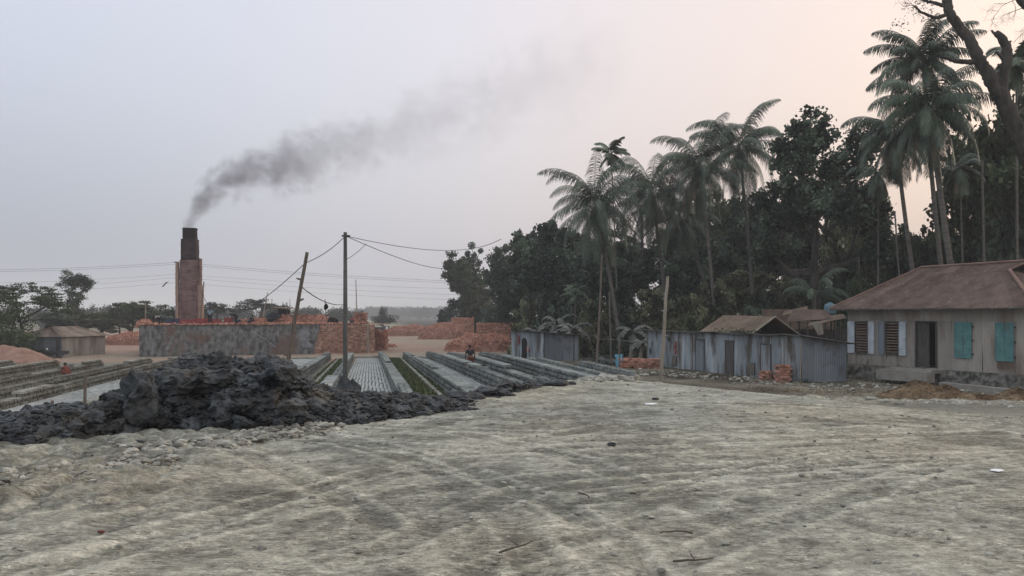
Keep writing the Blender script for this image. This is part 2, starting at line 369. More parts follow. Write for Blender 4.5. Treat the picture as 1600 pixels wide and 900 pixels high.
rg = np.clip(1-np.abs(fbm(X, Y, .30, 3, 75))*2.2, 0, 1)
h += .005*rg*ss(-.1, .4, fbm(X, Y, 1.4, 2, 76)) - .008*crack
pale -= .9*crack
for ti, (pix, wd, dep, tread, twin) in enumerate(tracks):
    base = np.array([pp(*p) for p in pix])
    # resample smooth
    tt = np.linspace(0, len(base)-1, 36); cs = []
    for k in tt:
        i = int(min(k, len(base)-2)); f = k-i
        p0, p1, p2, p3 = base[max(i-1, 0)], base[i], base[i+1], base[min(i+2, len(base)-1)]
        cs.append(.5*((2*p1)+(-p0+p2)*f+(2*p0-5*p1+4*p2-p3)*f*f+(-p0+3*p1-3*p2+p3)*f**3))
    cs = np.array(cs); tg = np.gradient(cs, axis=0); tg /= np.linalg.norm(tg, axis=1)[:, None]; nr = np.stack([-tg[:, 1], tg[:, 0]], 1)
    for off in ([0] if not twin else [-twin/2, twin/2]):
        ln = cs+nr*off
        lo_, hi_ = ln.min(0)-.6, ln.max(0)+.6
        sel = np.where((X > lo_[0]) & (X < hi_[0]) & (Y > lo_[1]) & (Y < hi_[1]))[0]
        if not len(sel): continue
        xx = X[sel]+.05*fbm(X[sel], Y[sel], .7, 2, 80+ti); yy = Y[sel]
        bd = np.full(len(sel), 9.); ba = np.zeros(len(sel)); bs = np.zeros(len(sel)); acc = 0
        for i in range(len(ln)-1):
            a = ln[i]; d = ln[i+1]-a; L = np.hypot(*d)
            if L < 1e-6: continue
            t = np.clip(((xx-a[0])*d[0]+(yy-a[1])*d[1])/L**2, 0, 1)
            ex, ey = xx-a[0]-t*d[0], yy-a[1]-t*d[1]; dd = np.hypot(ex, ey); sg = np.sign(d[0]*ey-d[1]*ex)
            u = dd < bd; bd[u] = dd[u]; ba[u] = (acc+t*L)[u]; bs[u] = sg[u]; acc += L
        q = bd/wd; fade = ss(-.50, .15, fbm(xx, yy, 1.8, 2, 90+ti))
        bandm = np.exp(-q**4); lip = np.exp(-((q-1.25)/.28)**2)
        prof = dep*.40*(-bandm + .55*lip*(.6+.8*fbm(xx, yy, .2, 2, 95)))
        if tread:
            ch = np.sin(2*math.pi*(ba/.11 + q*bs*.55*np.sign(bs)))
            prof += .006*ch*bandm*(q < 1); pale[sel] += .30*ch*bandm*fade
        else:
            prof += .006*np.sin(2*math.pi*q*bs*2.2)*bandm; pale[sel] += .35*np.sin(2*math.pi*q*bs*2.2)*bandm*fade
        h[sel] += prof*fade; pale[sel] += (1.25*lip - .45*bandm)*fade  # rut and lip tones carry the shallow relief in colour
# clumpy rubble: left rim, the rim in the middle and the row of grey clods toward the sheds
def bump_zone(m, amp, sc, seed):
    global h
    n1 = np.abs(fbm(X, Y, sc, 3, seed)); n2 = np.abs(fbm(X+9, Y-4, sc*.4, 2, seed+3))
    h = h + amp*m*(1.25*np.sqrt(np.clip(n1, 0, 1)) + .5*np.sqrt(n2) - .45)
rimL = ss(-2.2, -3.8, X+.10*(Y-7))*ss(5.4, 7.0, Y)*(1-ss(11, 13, Y))
bump_zone(rimL, .13, .45, 101)
e = (Y-np.interp(X, EX, EYS)); k2 = ss(3, 7, X)
berm_y = np.interp(X, [2, 5, 9, 12.5, 20, 30], [20.5, 26, 31, 30, 27.5, 26])
berm = np.exp(-((Y-berm_y)/1.1)**2)*ss(1, 3, X)
h += .12*berm; bump_zone(berm, .20, .6, 105)
h *= .80*(1-.75*ss(25, 36, Y)*(1-berm))

damp_patch = ss(.05, .5, fbm(X, Y, 1.5, 4, 120, .65) + .6*fbm(X, Y, .35, 3, 121))
tex = fbm(X, Y, .16, 3, 130, .65); tex2 = fbm(X, Y, .045, 2, 134)
h += .004*tex + .0025*tex2
hh = np.zeros(len(gx)); hh[idx] = h*(1-.0*Y)
# colours (linear albedo) by soil
col = np.zeros((len(gx), 3))
def L3(c): return np.array(c)[None, :]
cc = gx+.18*gy
nb = fbm(gx, gy, 9, 4, 200); nb2 = fbm(gx, gy, 2.2, 3, 201)
yardc = L3((.19,.19,.165)) + 0*col
wR = (ss(5, 9, cc)*ss(26, 31, gy)*(1-ss(58, 66, gy)))[:, None]              # dark brown earth by the sheds
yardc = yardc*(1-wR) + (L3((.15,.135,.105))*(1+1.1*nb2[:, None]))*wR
tan = ((1-ss(0, .35, np.abs(gy-(29.5-.12*(gx-14)))/4))*ss(9, 12, gx))[:, None]
yardc = yardc*(1-tan*.7) + L3((.21,.155,.09))*tan*.7
wK = (ss(62, 74, gy)*(1-ss(200, 320, gy))*(1-ss(12, 18, cc)))[:, None]
dust = np.clip(.5+.9*nb, 0, 1)[:, None]
yardc = yardc*(1-wK) + (L3((.31,.26,.205))*(1-dust)+L3((.32,.205,.165))*dust)*wK
wF = ss(190, 330, gy)[:, None]
yardc = yardc*(1-wF) + (L3((.20,.185,.13))*(1+.25*nb[:, None]))*wF
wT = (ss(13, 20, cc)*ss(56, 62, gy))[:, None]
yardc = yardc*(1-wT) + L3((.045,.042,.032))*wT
# platform clay
pc = np.zeros((len(gx), 3)); v = np.zeros(len(gx))
v[idx] = np.clip(.52 + .42*pale*1.0 + .22*fbm(X, Y, .55, 3, 140) + .16*fbm(X, Y, 3.2, 3, 141) + .26*tex + .20*tex2 - .50*damp_patch - .30*rimL - .12*berm, 0, 1)  # pale brings the painted crest and hollow shading into the clay tone
v = v[:, None]
warm = np.clip(.5+.9*fbm(gx, gy, 2.6, 3, 150), 0, 1)[:, None]
dk = L3((.205,.213,.190))*(1-warm)+L3((.24,.226,.184))*warm
pl = L3((.52,.525,.465))*(1-warm)+L3((.57,.535,.44))*warm
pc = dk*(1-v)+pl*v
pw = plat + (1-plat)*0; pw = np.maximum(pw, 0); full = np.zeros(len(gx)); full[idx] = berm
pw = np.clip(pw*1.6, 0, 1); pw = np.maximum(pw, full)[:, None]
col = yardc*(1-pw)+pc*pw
gv = np.stack([gx, gy, z0+hh], 1)
nx_, ny_ = len(xs), len(ys)
i0 = (np.arange(ny_-1)[:, None]*nx_+np.arange(nx_-1)[None, :]).ravel()
mb = MB(); mb.add(gv, np.stack([i0, i0+1, i0+1+nx_, i0+nx_], 1))
M['ground'] = mat('ground', (.70,.705,.69), (1.22,1.23,1.20), 11, 9, .96, .8, 26, attr='soil', spec=.12, lo=.3, hi=.7, bdist=.03)
gt = M['ground'].node_tree; gN = gt.nodes; gL = gt.links
gb = [n for n in gN if n.type == 'BSDF_PRINCIPLED'][0]; src = gb.inputs['Base Color'].links[0].from_socket; gtc = [n for n in gN if n.type == 'TEX_COORD'][0]
def gnoise(rot, sc, scale, det=5, dist=.6):
    mp = gN.new('ShaderNodeMapping'); mp.inputs['Rotation'].default_value = (0, 0, rot); mp.inputs['Scale'].default_value = sc; gL.new(gtc.outputs['Object'], mp.inputs[0])
    n = gN.new('ShaderNodeTexNoise'); n.inputs['Scale'].default_value = scale; n.inputs['Detail'].default_value = det; n.inputs['Roughness'].default_value = .68; n.inputs['Distortion'].default_value = dist; gL.new(mp.outputs[0], n.inputs['Vector']); return n.outputs[0]
def gmath(op, a, b=None):
    n = gN.new('ShaderNodeMath'); n.operation = op
    for i, x in enumerate((a, b)):
        if x is None: continue
        if hasattr(x, 'links'): gL.new(x, n.inputs[i])
        else: n.inputs[i].default_value = x
    return n.outputs[0]
def grange(x, a, b, c, d):
    n = gN.new('ShaderNodeMapRange'); gL.new(x, n.inputs['Value'])
    for k, v_ in (('From Min', a), ('From Max', b), ('To Min', c), ('To Max', d)): n.inputs[k].default_value = v_
    return n.outputs[0]
sA_ = gnoise(-.55, (1, 3.6, 1), 8, 7, 1.2); sB_ = gnoise(.22, (1, 3.2, 1), 7, 7, 1.5); msk = grange(gnoise(0, (1, 1, 1), .8, 3), .47, .53, 0, 1)
mixs = gN.new('ShaderNodeMix'); gL.new(msk, mixs.inputs[0]); gL.new(sA_, mixs.inputs[2]); gL.new(sB_, mixs.inputs[3])
grit = gnoise(0, (1, 1, 1), 45, 6); blot = gnoise(0, (1, 1, 1), 3.2, 8, 1.2)
fac = gmath('MULTIPLY', gmath('MULTIPLY', grange(mixs.outputs[0], .36, .64, .74, 1.28), grange(grit, .35, .65, .76, 1.24)), grange(blot, .38, .58, .85, 1.12))
def cracks(rot, sc, scale, wd):
    n_ = gnoise(rot, sc, scale, 6, 1.0); return grange(gmath('ABSOLUTE', gmath('SUBTRACT', n_, .5)), 0, wd, 1, 0)
cm = grange(gnoise(.4, (1, 1, 1), 1.3, 4), .44, .60, 0, 1); cl = gmath('MAXIMUM', gmath('MULTIPLY', cracks(-.5, (1, 3, 1), 3.4, .018), cm), gmath('MULTIPLY', cracks(.15, (1, 3.5, 1), 2.7, .016), grange(gnoise(.9, (1, 1, 1), 1.1, 4), .46, .60, 0, 1)))
cl = gmath('MINIMUM', gmath('MAXIMUM', cl, 0), 1); fac = gmath('MULTIPLY', fac, gmath('SUBTRACT', 1, gmath('MULTIPLY', cl, .55)))  # dark lines colour in both the cracks and their thin shadows
hsv = gN.new('ShaderNodeHueSaturation'); gL.new(src, hsv.inputs['Color']); gL.new(fac, hsv.inputs['Value']); gL.new(hsv.outputs[0], gb.inputs['Base Color'])
bmp = [n for n in gN if n.type == 'BUMP'][0]; hsum = gmath('ADD', gmath('MULTIPLY', mixs.outputs[0], 1.3), gmath('ADD', gmath('MULTIPLY', grit, .35), gmath('SUBTRACT', gmath('MULTIPLY', blot, .6), gmath('MULTIPLY', cl, .5)))); gL.new(hsum, bmp.inputs['Height']); bmp.inputs['Strength'].default_value = .8; bmp.inputs['Distance'].default_value = .05
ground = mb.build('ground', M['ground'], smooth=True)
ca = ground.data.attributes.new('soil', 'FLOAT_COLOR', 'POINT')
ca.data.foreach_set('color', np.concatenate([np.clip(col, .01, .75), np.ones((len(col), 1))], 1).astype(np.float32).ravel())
tag(ground, 'pale clay ground rutted by tyre tracks running down to the brick yard', 'ground', kind='structure')
del mb, gv, col, yardc, pc, GX, GY

# ------------------------------------------------------------------ haze
hz = MB(); hz.box((0, 1850, 40), (6900, 5500, 90)); haze = hz.build('haze', None)
hm = bpy.data.materials.new('haze'); hm.use_nodes = True; t = hm.node_tree; t.nodes.clear()
ho = t.nodes.new('ShaderNodeOutputMaterial'); hv = t.nodes.new('ShaderNodeVolumePrincipled')
hv.inputs['Color'].default_value = (.93, .96, 1.0, 1); hv.inputs['Density'].default_value = .0006; hv.inputs['Anisotropy'].default_value = .1
t.links.new(hv.outputs[0], ho.inputs['Volume']); haze.data.materials.append(hm)
tag(haze, 'thin grey evening haze over the brick yard', 'haze', kind='stuff')
# ------------------------------------------------------------------ clay heap
rs = np.random.RandomState(5)
def ico(sub):
    bm = bmesh.new(); bmesh.ops.create_icosphere(bm, subdivisions=sub, radius=1)
    v = np.array([x.co[:] for x in bm.verts]); f = np.array([[y.index for y in x.verts] for x in bm.faces]); bm.free(); return v, f
ICO = {k: ico(k) for k in (1, 2, 3, 4)}
def chunk(mb, c, size, sub, seed, flat=.0, tint=.5, rough=.5, rot=None):
    v, f = ICO[sub]; v = v.copy(); r = np.random.RandomState(seed)
    # cut by a few random planes so that lumps have torn, flat sides
    for k in range(9 if flat else 6):
        n = r.randn(3); n /= np.linalg.norm(n); d = .45+.4*r.rand() if not flat else .35+.45*r.rand()
        e = v@n-d; v = v-np.outer(np.clip(e, 0, None)*.92, n)
    o_ = seed*3.1; nz = 1-np.abs(fbm3(v+o_, .8, 4, seed % 97, .6))*1.6
    v = v*(1 + rough*(nz-.55))[:, None]
    v = v + (rough*.30)*np.stack([fbm3(v+o_+11, .45, 3, 5, .6), fbm3(v+o_+23, .45, 3, 6, .6), fbm3(v+o_+37, .45, 3, 7, .6)], 1)
    m = rotm(*(r.rand(3)*6.28)) if rot is None else rot
    mb.add((v@m.T)*np.asarray(size)+np.asarray(c), t=f, tint=tint)
HPX = [-120, 0, 60, 130, 160, 200, 255, 275, 300, 345, 372, 400, 430, 452, 468, 490, 530, 580, 620, 660, 700, 722, 760]
HTP = [655, 648, 641, 634, 640, 612, 592, 570, 562, 560, 568, 566, 560, 572, 590, 606, 613, 618, 616, 621, 625, 636, 642]
HBS = [705, 700, 698, 695, 691, 684, 676, 674, 673, 671, 671, 672, 670, 668, 667, 666, 664, 660, 655, 650, 643, 641, 640]
def heap_rows():
    out = []
    for px in np.arange(-120, 745, 3.2):
        ty = np.interp(px, HPX, HTP); by = np.interp(px, HPX, HBS); Yb = 1.6*F/(by-HY)
        dY = np.interp(px, [-120, 200, 300, 470, 760], [.9, 1.1, 1.5, 1.3, .8])
        Yr = Yb+dY; zt = CZ-(ty-HY)/F*Yr
        out.append((px, Yb, Yr, zt, Yr+1.6+1.2*max(zt-1.9, 0)))
    return out
HR = heap_rows(); hmb = MB(); g = []; NS = 64
for px, Yb, Yr, zt, Ye_ in HR:
    for j in range(NS):
        t = j/(NS-1)
        if t < .5: u = t*2; Yv = Yb+(Yr-Yb)*u; Zv = gz((px-800)/F*Yr, Yv)*(1-u)+zt*u; Zv += .22*math.sin(u*math.pi)*(zt-1.7)-.02*(u < .05)
        else: u = (t-.5)*2; Yv = Yr+(Ye_-Yr)*u; Zv = zt*(1-u)+(gz((px-800)/F*Yr, Yv)-.1)*u
        g.append(((px-800)/F*Yr, Yv, Zv))
g = np.array(g); nr_ = len(HR)
lump = np.sqrt(np.abs(fbm(g[:,0]*1.0, g[:,1], .45, 4, 301, .6)))*.34 - .19 + .10*fbm(g[:,0], g[:,1], .16, 3, 303)
edge = np.tile(np.minimum(np.arange(NS), NS-1-np.arange(NS))/6., nr_).clip(0, 1)
g[:,2] += lump*edge*1.0; g[:,1] += .12*fbm(g[:,0]+3, g[:,2]*1.5, .3, 3, 305)*edge
i0 = (np.arange(nr_-1)[:, None]*NS+np.arange(NS-1)[None, :]).ravel()
hmb.add(g, np.stack([i0, i0+NS, i0+NS+1, i0+1], 1), tint=.42)
for k in range(5200):
    a = HR[rs.randint(len(HR))]; u = rs.rand()**.9
    hgt = max(a[3]-1.7, .08); Yv = a[1]+(a[2]-a[1])*u*1.08 - (.10 if rs.rand() < .3 else 0)
    X_ = (a[0]-800)/F*a[2]+rs.randn()*.03; Zb = 1.7*(1-min(u, 1))+a[3]*min(u, 1)+.22*math.sin(min(u, 1)*math.pi)*(a[3]-1.7)
    s = (.018+.085*rs.rand()**3.2)*(1.25 if hgt > .4 else .85)
    chunk(hmb, (X_, Yv-.03, Zb+rs.rand()*.05-.03), (s*(1+.5*rs.rand()), s*(1+.4*rs.rand()), s*(.65+.4*rs.rand())), 3 if s > .05 else 2, k, tint=rs.rand(), rough=.85)
for k in range(45):
    a = HR[rs.randint(int(len(HR)*.28), int(len(HR)*.72))]; u = rs.rand()
    Yv = a[1]+(a[2]-a[1])*u; Zb = 1.7*(1-u)+a[3]*u+.2*math.sin(u*math.pi)*(a[3]-1.7); s = .08+.10*rs.rand()
    chunk(hmb, ((a[0]-800)/F*a[2], Yv-.08, Zb-.04), (s*1.3, s, s*.8), 3, 5000+k, flat=1, tint=rs.rand(), rough=.55)
tag(hmb.build('clay_heap', M['clay'], smooth=False), 'long heap of dark wet torn clay lumps along the rim of the pale ground', 'clay heap')
# the large torn blocks that stand out of the heap
def block(px, py, Y, size, seed, label, rz=0., rx=0., sub=4):
    m = MB(); c = P(px, py, Y); chunk(m, c, size, sub, seed, flat=1, tint=.62, rough=.62, rot=rotm(rx, 0, rz))
    return tag(m.build('clay_block', M['clay'], smooth=False), label, 'clay block')
block(312, 596, 11.55, (.50, .32, .30), 21, 'biggest clay block, a grey smooth-faced slab at the peak of the dark heap', rz=.25)
block(216, 622, 10.9, (.30, .26, .30), 25, 'bluish grey clay block leaning at the left shoulder of the dark heap', rz=.9, rx=.5)
block(433, 580, 11.7, (.25, .22, .22), 29, 'brownish clay block on the right shoulder of the heap below the leaning pole', rz=.4)
block(452, 640, 11.2, (.24, .18, .14), 33, 'smooth grey clay block low on the front of the dark heap', rz=-.2)
# low crumbly fringe of dark clods further right along the rim
def fringe(pts, n, s0, s1, m, name, label, cat, hgt=.12, spread=.35, seed=1, kind=None):
    r = np.random.RandomState(seed); f = MB(); pts = np.array(pts, float)
    for k in range(n):
        t = r.rand()*(len(pts)-1); i = int(t); q = pts[i]*(1-t+i)+pts[i+1]*(t-i)
        x = q[0]+r.randn()*spread*.6; y = q[1]+r.randn()*spread; s = s0+(s1-s0)*r.rand()**2.5
        chunk(f, G(x, y, s*.25+max(0, hgt*(1-abs(y-q[1])/spread/1.4))*r.rand()), (s*(1+.6*r.rand()), s, s*.7), 2 if s > .05 else 1, seed*1000+k, tint=r.rand(), rough=.95)
    return tag(f.build(name, m), label, cat, kind=kind)
fringe([(-1.4,14.3),(-.7,15.6),(0,17.2),(.6,18.7),(1.1,19.6)], 700, .03, .15, M['clay'], 'clay_ridge', 'low ridge of crumbled dark clay along the rim before the brick rows', 'clay ridge', .16, .28, 3)
fringe([(1.1,19.8),(2.6,20.6),(4.2,24.5),(6,27.5),(9,31),(12.5,30),(16,28.4),(20,27.2),(24,26.6)], 900, .03, .14, M['clod'], 'grey_clods', 'grey clods pushed up along the edge of the ground before the sheds', 'clods', .14, .6, 4, 'stuff')
fringe([(-5.6,7.2),(-4.7,8.0),(-3.9,8.6),(-4.3,9.4),(-3.4,10.3),(-2.9,11.4)], 1500, .01, .055, M['clod'], 'grey_rubble', 'grey rubble and dried clods in front of the dark clay heap', 'rubble', .06, .42, 5, 'stuff')
r = np.random.RandomState(9); f = MB()
for k in range(2600):
    y = 3.2+r.rand()**1.4*24; x = (r.rand()-.5)*1.4*y*1.0
    if y > np.interp(x, EX, EYS)+3 and x < 1: continue
    s = .006+.022*r.rand()**4; chunk(f, G(x, y, s*.2+.004), (s*1.5, s, s*.7), 1, 9000+k, tint=r.rand(), rough=.4)
tag(f.build('loose_crumbs', M['clod']), 'small dry clay crumbs strewn over the rutted pale ground', 'clay crumbs', kind='stuff')
for i, (px, py, s, lab) in enumerate([(874,603,.14,'brown clod lying on the rim of the ground beside the brick rows'),(893,601,.07,'small brown clod right of a bigger one on the rim of the ground'),(1024,626,.05,'flat dark clod lying on the pale ground in front of the low brick pile'),(218,694,.05,'small dark lump on pale ground below the clay heap'),(955,696,.035,'low dark clay lump half sunk in the tyre tracks')]):
    m = MB(); c = hit(px, py); chunk(m, c+Vector((0,0,s*.35)), (s*1.5, s, s*.7), 3, 70+i, tint=.3, rough=.4)
    tag(m.build('clod', M['clay']), lab, 'clod')

# ------------------------------------------------------------------ unfired brick rows
def hack(name, c, y0, y1, courses, label, m, slope=.18, group='long stacks of unfired bricks', seed=0, wide=.44, hcourse=.12, toplight=True):
    r = np.random.RandomState(seed+500); f = MB(); d = np.array([-slope, 1.]); d /= np.linalg.norm(d); nrm = np.array([d[1], -d[0]])
    L = (y1-y0)/d[1]; n = int(L/.15); rz = math.atan2(d[1], d[0]); m0 = rotm(0, 0, rz)
    C = []; S = []; Ms = []; T = []
    prof = np.cumsum(r.randn(n)*.35); prof -= np.linspace(0, prof[-1], n)
    for j in range(courses+1):
        ledge = (.09 if (j % 2 == 0) else -.05)
        for side in (-1, 1):
            for i in range(n):
                if j == courses and (math.sin(i*.021+seed)+prof[i]*.12 < .15 or i > n*.97): continue
                if j >= courses-1 and prof[i] < -2.6: continue
                if i < (j-1)*1.2 or i > n-(j-1)*1.2: continue
                a = i*.15+r.rand()*.02; q = np.array([c-slope*y0, y0])+d*a+nrm*side*(wide*.25)*(1.0-.02*j)+nrm*r.randn()*.018
                C.append((q[0], q[1], float(0)+(j+.5)*hcourse)); S.append((.095+.02*r.rand(), wide*.48+ledge, hcourse*.93)); T.append(r.rand()*.8+(.35 if j == courses and toplight else 0)-(.35 if j % 2 else 0))  # recessed courses tinted dark as gap shade; top course dry-pale and painted lit
                k = r.randn()*.06; Ms.append(m0@rotm(0, r.randn()*.03, k))
    C = np.array(C); C[:, 2] += gz(C[:, 0], C[:, 1])
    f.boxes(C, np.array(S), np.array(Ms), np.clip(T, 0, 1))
    base = Vector((c-slope*y0, y0, float(gz(c-slope*y0, y0))))
    return tag(f.build(name, m, loc=base), label, 'brick stack', group)
mid = [(-3.75, 22, 76, 5, 'stack of unfired grey bricks left of the narrow grass strip behind the dark heap'),
       (-1.65, 22, 79, 4, 'stack of unfired bricks with pale tops running behind the concrete pole'),
       (1.32, 22, 82, 5, 'stack of unfired bricks between the middle brick bed and the wide grass strip'),
       (3.70, 23, 80, 5, 'pale-topped stack of unfired bricks right of the wide grass strip'),
       (5.9, 24, 79, 6, 'long stack of unfired bricks just left of the walking worker'),
       (7.35, 25.5, 73, 6, 'long stack of unfired bricks just right of the walking worker'),
       (9.1, 27, 65, 6, 'stack of unfired bricks ending close to the small tin shed'),
       (10.6, 33, 53, 5, 'second last stack of unfired bricks toward the tin sheds'),
       (12.1, 36, 46, 5, 'shortest, rightmost stack of unfired bricks in front of the small tin shed')]
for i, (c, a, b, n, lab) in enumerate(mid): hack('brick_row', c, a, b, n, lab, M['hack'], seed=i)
lft = [(-15.0, 26, 66, 4, 'nearest stack of unfired bricks in the left yard, beside the pale brick bed'),
       (-17.0, 27, 64, 4, 'second stack of unfired bricks in the left yard counting from the dark heap'),
       (-19.9, 29, 61, 4, 'third stack of unfired bricks in the left yard counting from the dark heap'),
       (-22.9, 31, 60, 4, 'fourth stack of unfired bricks in the left yard counting from the dark heap'),
       (-26.2, 33, 60, 4, 'rearmost stack of unfired bricks in the left yard, before the red earth mound'),
       (-11.4, 26, 62, 2, 'very low stack of unfired bricks along the near side of the pale left bed')]
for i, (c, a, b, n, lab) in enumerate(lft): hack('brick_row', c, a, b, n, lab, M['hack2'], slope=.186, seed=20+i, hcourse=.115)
def bed(c0, c1, y0, y1, slope, m, label, seed, nx=None):
    r = np.random.RandomState(seed); f = MB(); d = np.array([-slope, 1.]); d /= np.linalg.norm(d); rz = math.atan2(d[1], d[0]); nrm = np.array([d[1], -d[0]])
    wdt = (c1-c0)*d[1]; cols = max(2, int(wdt/.17)); L = (y1-y0)/d[1]; n = int(L/.27)
    A, B = np.meshgrid(np.arange(cols), np.arange(n)); A = A.ravel(); B = B.ravel(); k = r.rand(len(A)) > .02; A = A[k]; B = B[k]
    q = np.array([c0-slope*y0, y0])[None]+d[None]*(B*.27+.13+r.randn(len(A))*.012)[:, None]+nrm[None]*((A+.5)*wdt/cols+r.randn(len(A))*.008+.02*np.sin(B*.35+A))[:, None]
    C = np.column_stack([q, gz(q[:, 0], q[:, 1])+.035]); ms = np.array([rotm(0, 0, rz+x) for x in r.randn(len(A))*.04])
    T = np.clip(.5+.35*fbm(q[:, 0], q[:, 1], 3, 2, seed)+(r.rand(len(A))-.4)*.5, 0, 1)
    f.boxes(C, np.array([.235, wdt/cols*.72, .075]), ms, T)
    return tag(f.build('drying_bricks', m), label, 'drying bricks', kind='stuff')
bed(-9.0, -4.15, 22, 75, .178, M['bed'], 'freshly moulded grey bricks laid flat behind the right end of the dark heap', 1)
bed(-1.30, 1.0, 22, 77, .178, M['bed'], 'grey bricks laid flat in the middle bed right of the concrete pole', 2)
bed(4.05, 5.55, 23, 76, .178, M['bed'], 'grey bricks laid flat in the bed right of the wide grass strip', 3)
bed(-14.5, -12.0, 22, 64, .186, M['bed'], 'pale bricks laid flat in the bed of the left yard', 4)
bed(6.3, 7.0, 31, 70, .18, M['bed'], 'narrow strip of grey bricks laid flat beside the worker', 5)
# mud kerb at the far end of the beds
def strip(name, c0, c1, y0, y1, slope, m, label, cat, dz=.01, kind='structure', n=40, rag=0.):
    f = MB(); v = []; r = np.random.RandomState(int(abs(c0*7))+3)
    for i in range(n+1):
        y = y0+(y1-y0)*i/n
        for c in (c0+rag*r.randn(), c1+rag*r.randn()): x = c-slope*y; v.append((x, y, float(gz(x, y))+dz))
    f.add(v, [[2*i, 2*i+1, 2*i+3, 2*i+2] for i in range(n)])
    return tag(f.build(name, m), label, cat, kind=kind)
def grass(c0, c1, y0, y1, slope, label, seed, dens=60):
    r = np.random.RandomState(seed); f = MB(); n = int((c1-c0)*(y1-y0)*dens)
    y = y0+(y1-y0)*r.rand(n); c = c0+(c1-c0)*r.rand(n)
    k = (np.abs(fbm(c, y, 1.5, 2, seed)) < .42+.4*r.rand(n)); y = y[k]; c = c[k]; n = len(y); x = c-slope*y; z = gz(x, y)
    h_ = .06+.10*r.rand(n); a = r.rand(n)*6.28; dx = np.cos(a)*.05; dy = np.sin(a)*.05; lx = r.randn(n)*.04; ly = r.randn(n)*.04
    v = np.stack([np.stack([x-dx, y-dy, z], 1), np.stack([x+dx, y+dy, z], 1), np.stack([x+lx, y+ly, z+h_], 1)], 1).reshape(-1, 3)
    f.add(v, t=np.arange(n*3).reshape(-1, 3), tint=np.repeat(r.rand(n), 3))
    return tag(f.build('grass', M['grass'], smooth=True), label, 'grass', kind='stuff')
M['turf'] = mat('turf', (.05,.072,.028), (.095,.115,.045), 1.2, 6, .95, .4, 20, c3=(.12,.11,.075), s3=1.6, lo3=.58, hi3=.7)
strip('turf_strip', -3.2, -2.1, 29, 76, .178, M['turf'], 'narrow green ground strip', 'turf'); grass(-3.2, -2.1, 30, 76, .178, 'short green grass on the narrow strip left of the concrete pole', 11)
strip('turf_strip', 1.75, 3.3, 21, 79, .178, M['turf'], 'wide green ground strip', 'turf'); grass(1.75, 3.3, 21, 79, .178, 'short green grass on the wide strip between two brick stacks', 12)
strip('turf_strip', -11.0, -9.6, 22, 60, .186, M['turf'], 'green ground strip in the left yard', 'turf'); grass(-11.0, -9.6, 22, 60, .186, 'green grass beside the pale left bed behind the dark heap', 13)
# low mud edges that dam the grass strips and the far end of the beds
def kerb(a, b, w_, h_, label, seed=1, m='hack2'):
    f = MB(); r = np.random.RandomState(seed); n = max(4, int((Vector(b)-Vector(a)).length/.3)); v = []; a = Vector(a); b = Vector(b); d = (b-a).normalized(); nn = Vector((d.y, -d.x, 0))
    for i in range(n+1):
        p = a.lerp(b, i/n); hh_ = h_*(.8+.4*r.rand())
        for u, z in ((-.5, 0), (-.35, hh_), (.35, hh_*(.8+.3*r.rand())), (.5, 0)): q = p+nn*(u*w_+r.randn()*.02); v.append((q.x, q.y, float(gz(q.x, q.y))+z-(.03 if z == 0 else 0)))
    f.add(v, [[4*i+j, 4*i+4+j, 4*i+5+j, 4*i+1+j] for i in range(n) for j in range(3)])
    return tag(f.build('mud_edge', M[m]), label, 'mud edge')
kerb((-9.2-.178*75.6, 75.6, 0), (-4.2-.178*75.6, 75.6, 0), .7, .22, 'low dark mud edge across the far end of the leftmost of the three grey beds')
kerb((-1.4-.178*77.6, 77.6, 0), (1.05-.178*77.6, 77.6, 0), .7, .28, 'low dark mud edge across the far end of the middle grey bed', 2)
kerb((4.0-.178*76.8, 76.8, 0), (5.6-.178*76.8, 76.8, 0), .7, .26, 'low dark mud edge closing the bed right of the wide grass strip', 3)
kerb((-2.95-.178*76, 76, 0), (-2.75-.178*31, 31, 0), .22, .10, 'thin mud edge running along the narrow grass strip', 4)
kerb((3.0-.178*78, 78, 0), (2.9-.178*31, 31, 0), .22, .12, 'thin mud edge running along the wide grass strip', 5)

# ------------------------------------------------------------------ kiln
K0 = Vector((-38.4, 82.4, 0)); ku = Vector((.932, .362, 0)); kn = Vector((-.362, .932, 0)); KB = -1.2; KT = 2.25
def KP(a, d, z): return K0+ku*a+kn*d+Vector((0, 0, z))
kiln = empty('kiln', K0+Vector((0, 0, KB))); tag(kiln, 'long flat-topped brick kiln with stained grey rendered side wall', 'kiln')
rzk = math.atan2(ku.y, ku.x); mk = rotm(0, 0, rzk)
LW = 18.2; nxk, nzk = 130, 30; v = []
for i in range(nxk+1):
    for j in range(nzk+1):
        a = LW*i/nxk; z = KB+(KT-KB)*j/nzk; off = -.03*fbm(np.array([a]), np.array([z]), 1.2, 3, 7)[0] - (.04 if abs((a % 4.55)-.05) < .08 and i > 3 else 0)
        v.append(tuple(KP(a, off, z+(.05*math.sin(a*3.1)*math.sin(a*1.3) if j == nzk else 0))))
m_ = MB(); m_.add(v, [[i*(nzk+1)+j, (i+1)*(nzk+1)+j, (i+1)*(nzk+1)+j+1, i*(nzk+1)+j+1] for i in range(nxk) for j in range(nzk)])
m_.poly([tuple(KP(0, 0, KB)), tuple(KP(0, 0, KT)), tuple(KP(0, 17, KT)), tuple(KP(0, 17, KB))]); m_.poly([tuple(KP(LW+8, 17, KB)), tuple(KP(0, 17, KB)), tuple(KP(0, 17, KT)), tuple(KP(LW+8, 17, KT))])
o = m_.build('wall', M['render'], kiln); o.matrix_parent_inverse = Matrix.Translation(-kiln.location)
def kpart(mb_, name, mm, lab=None):
    o = mb_.build(name, mm, kiln); o.matrix_parent_inverse = Matrix.Translation(-kiln.location)
    if lab: o['label'] = lab
    return o
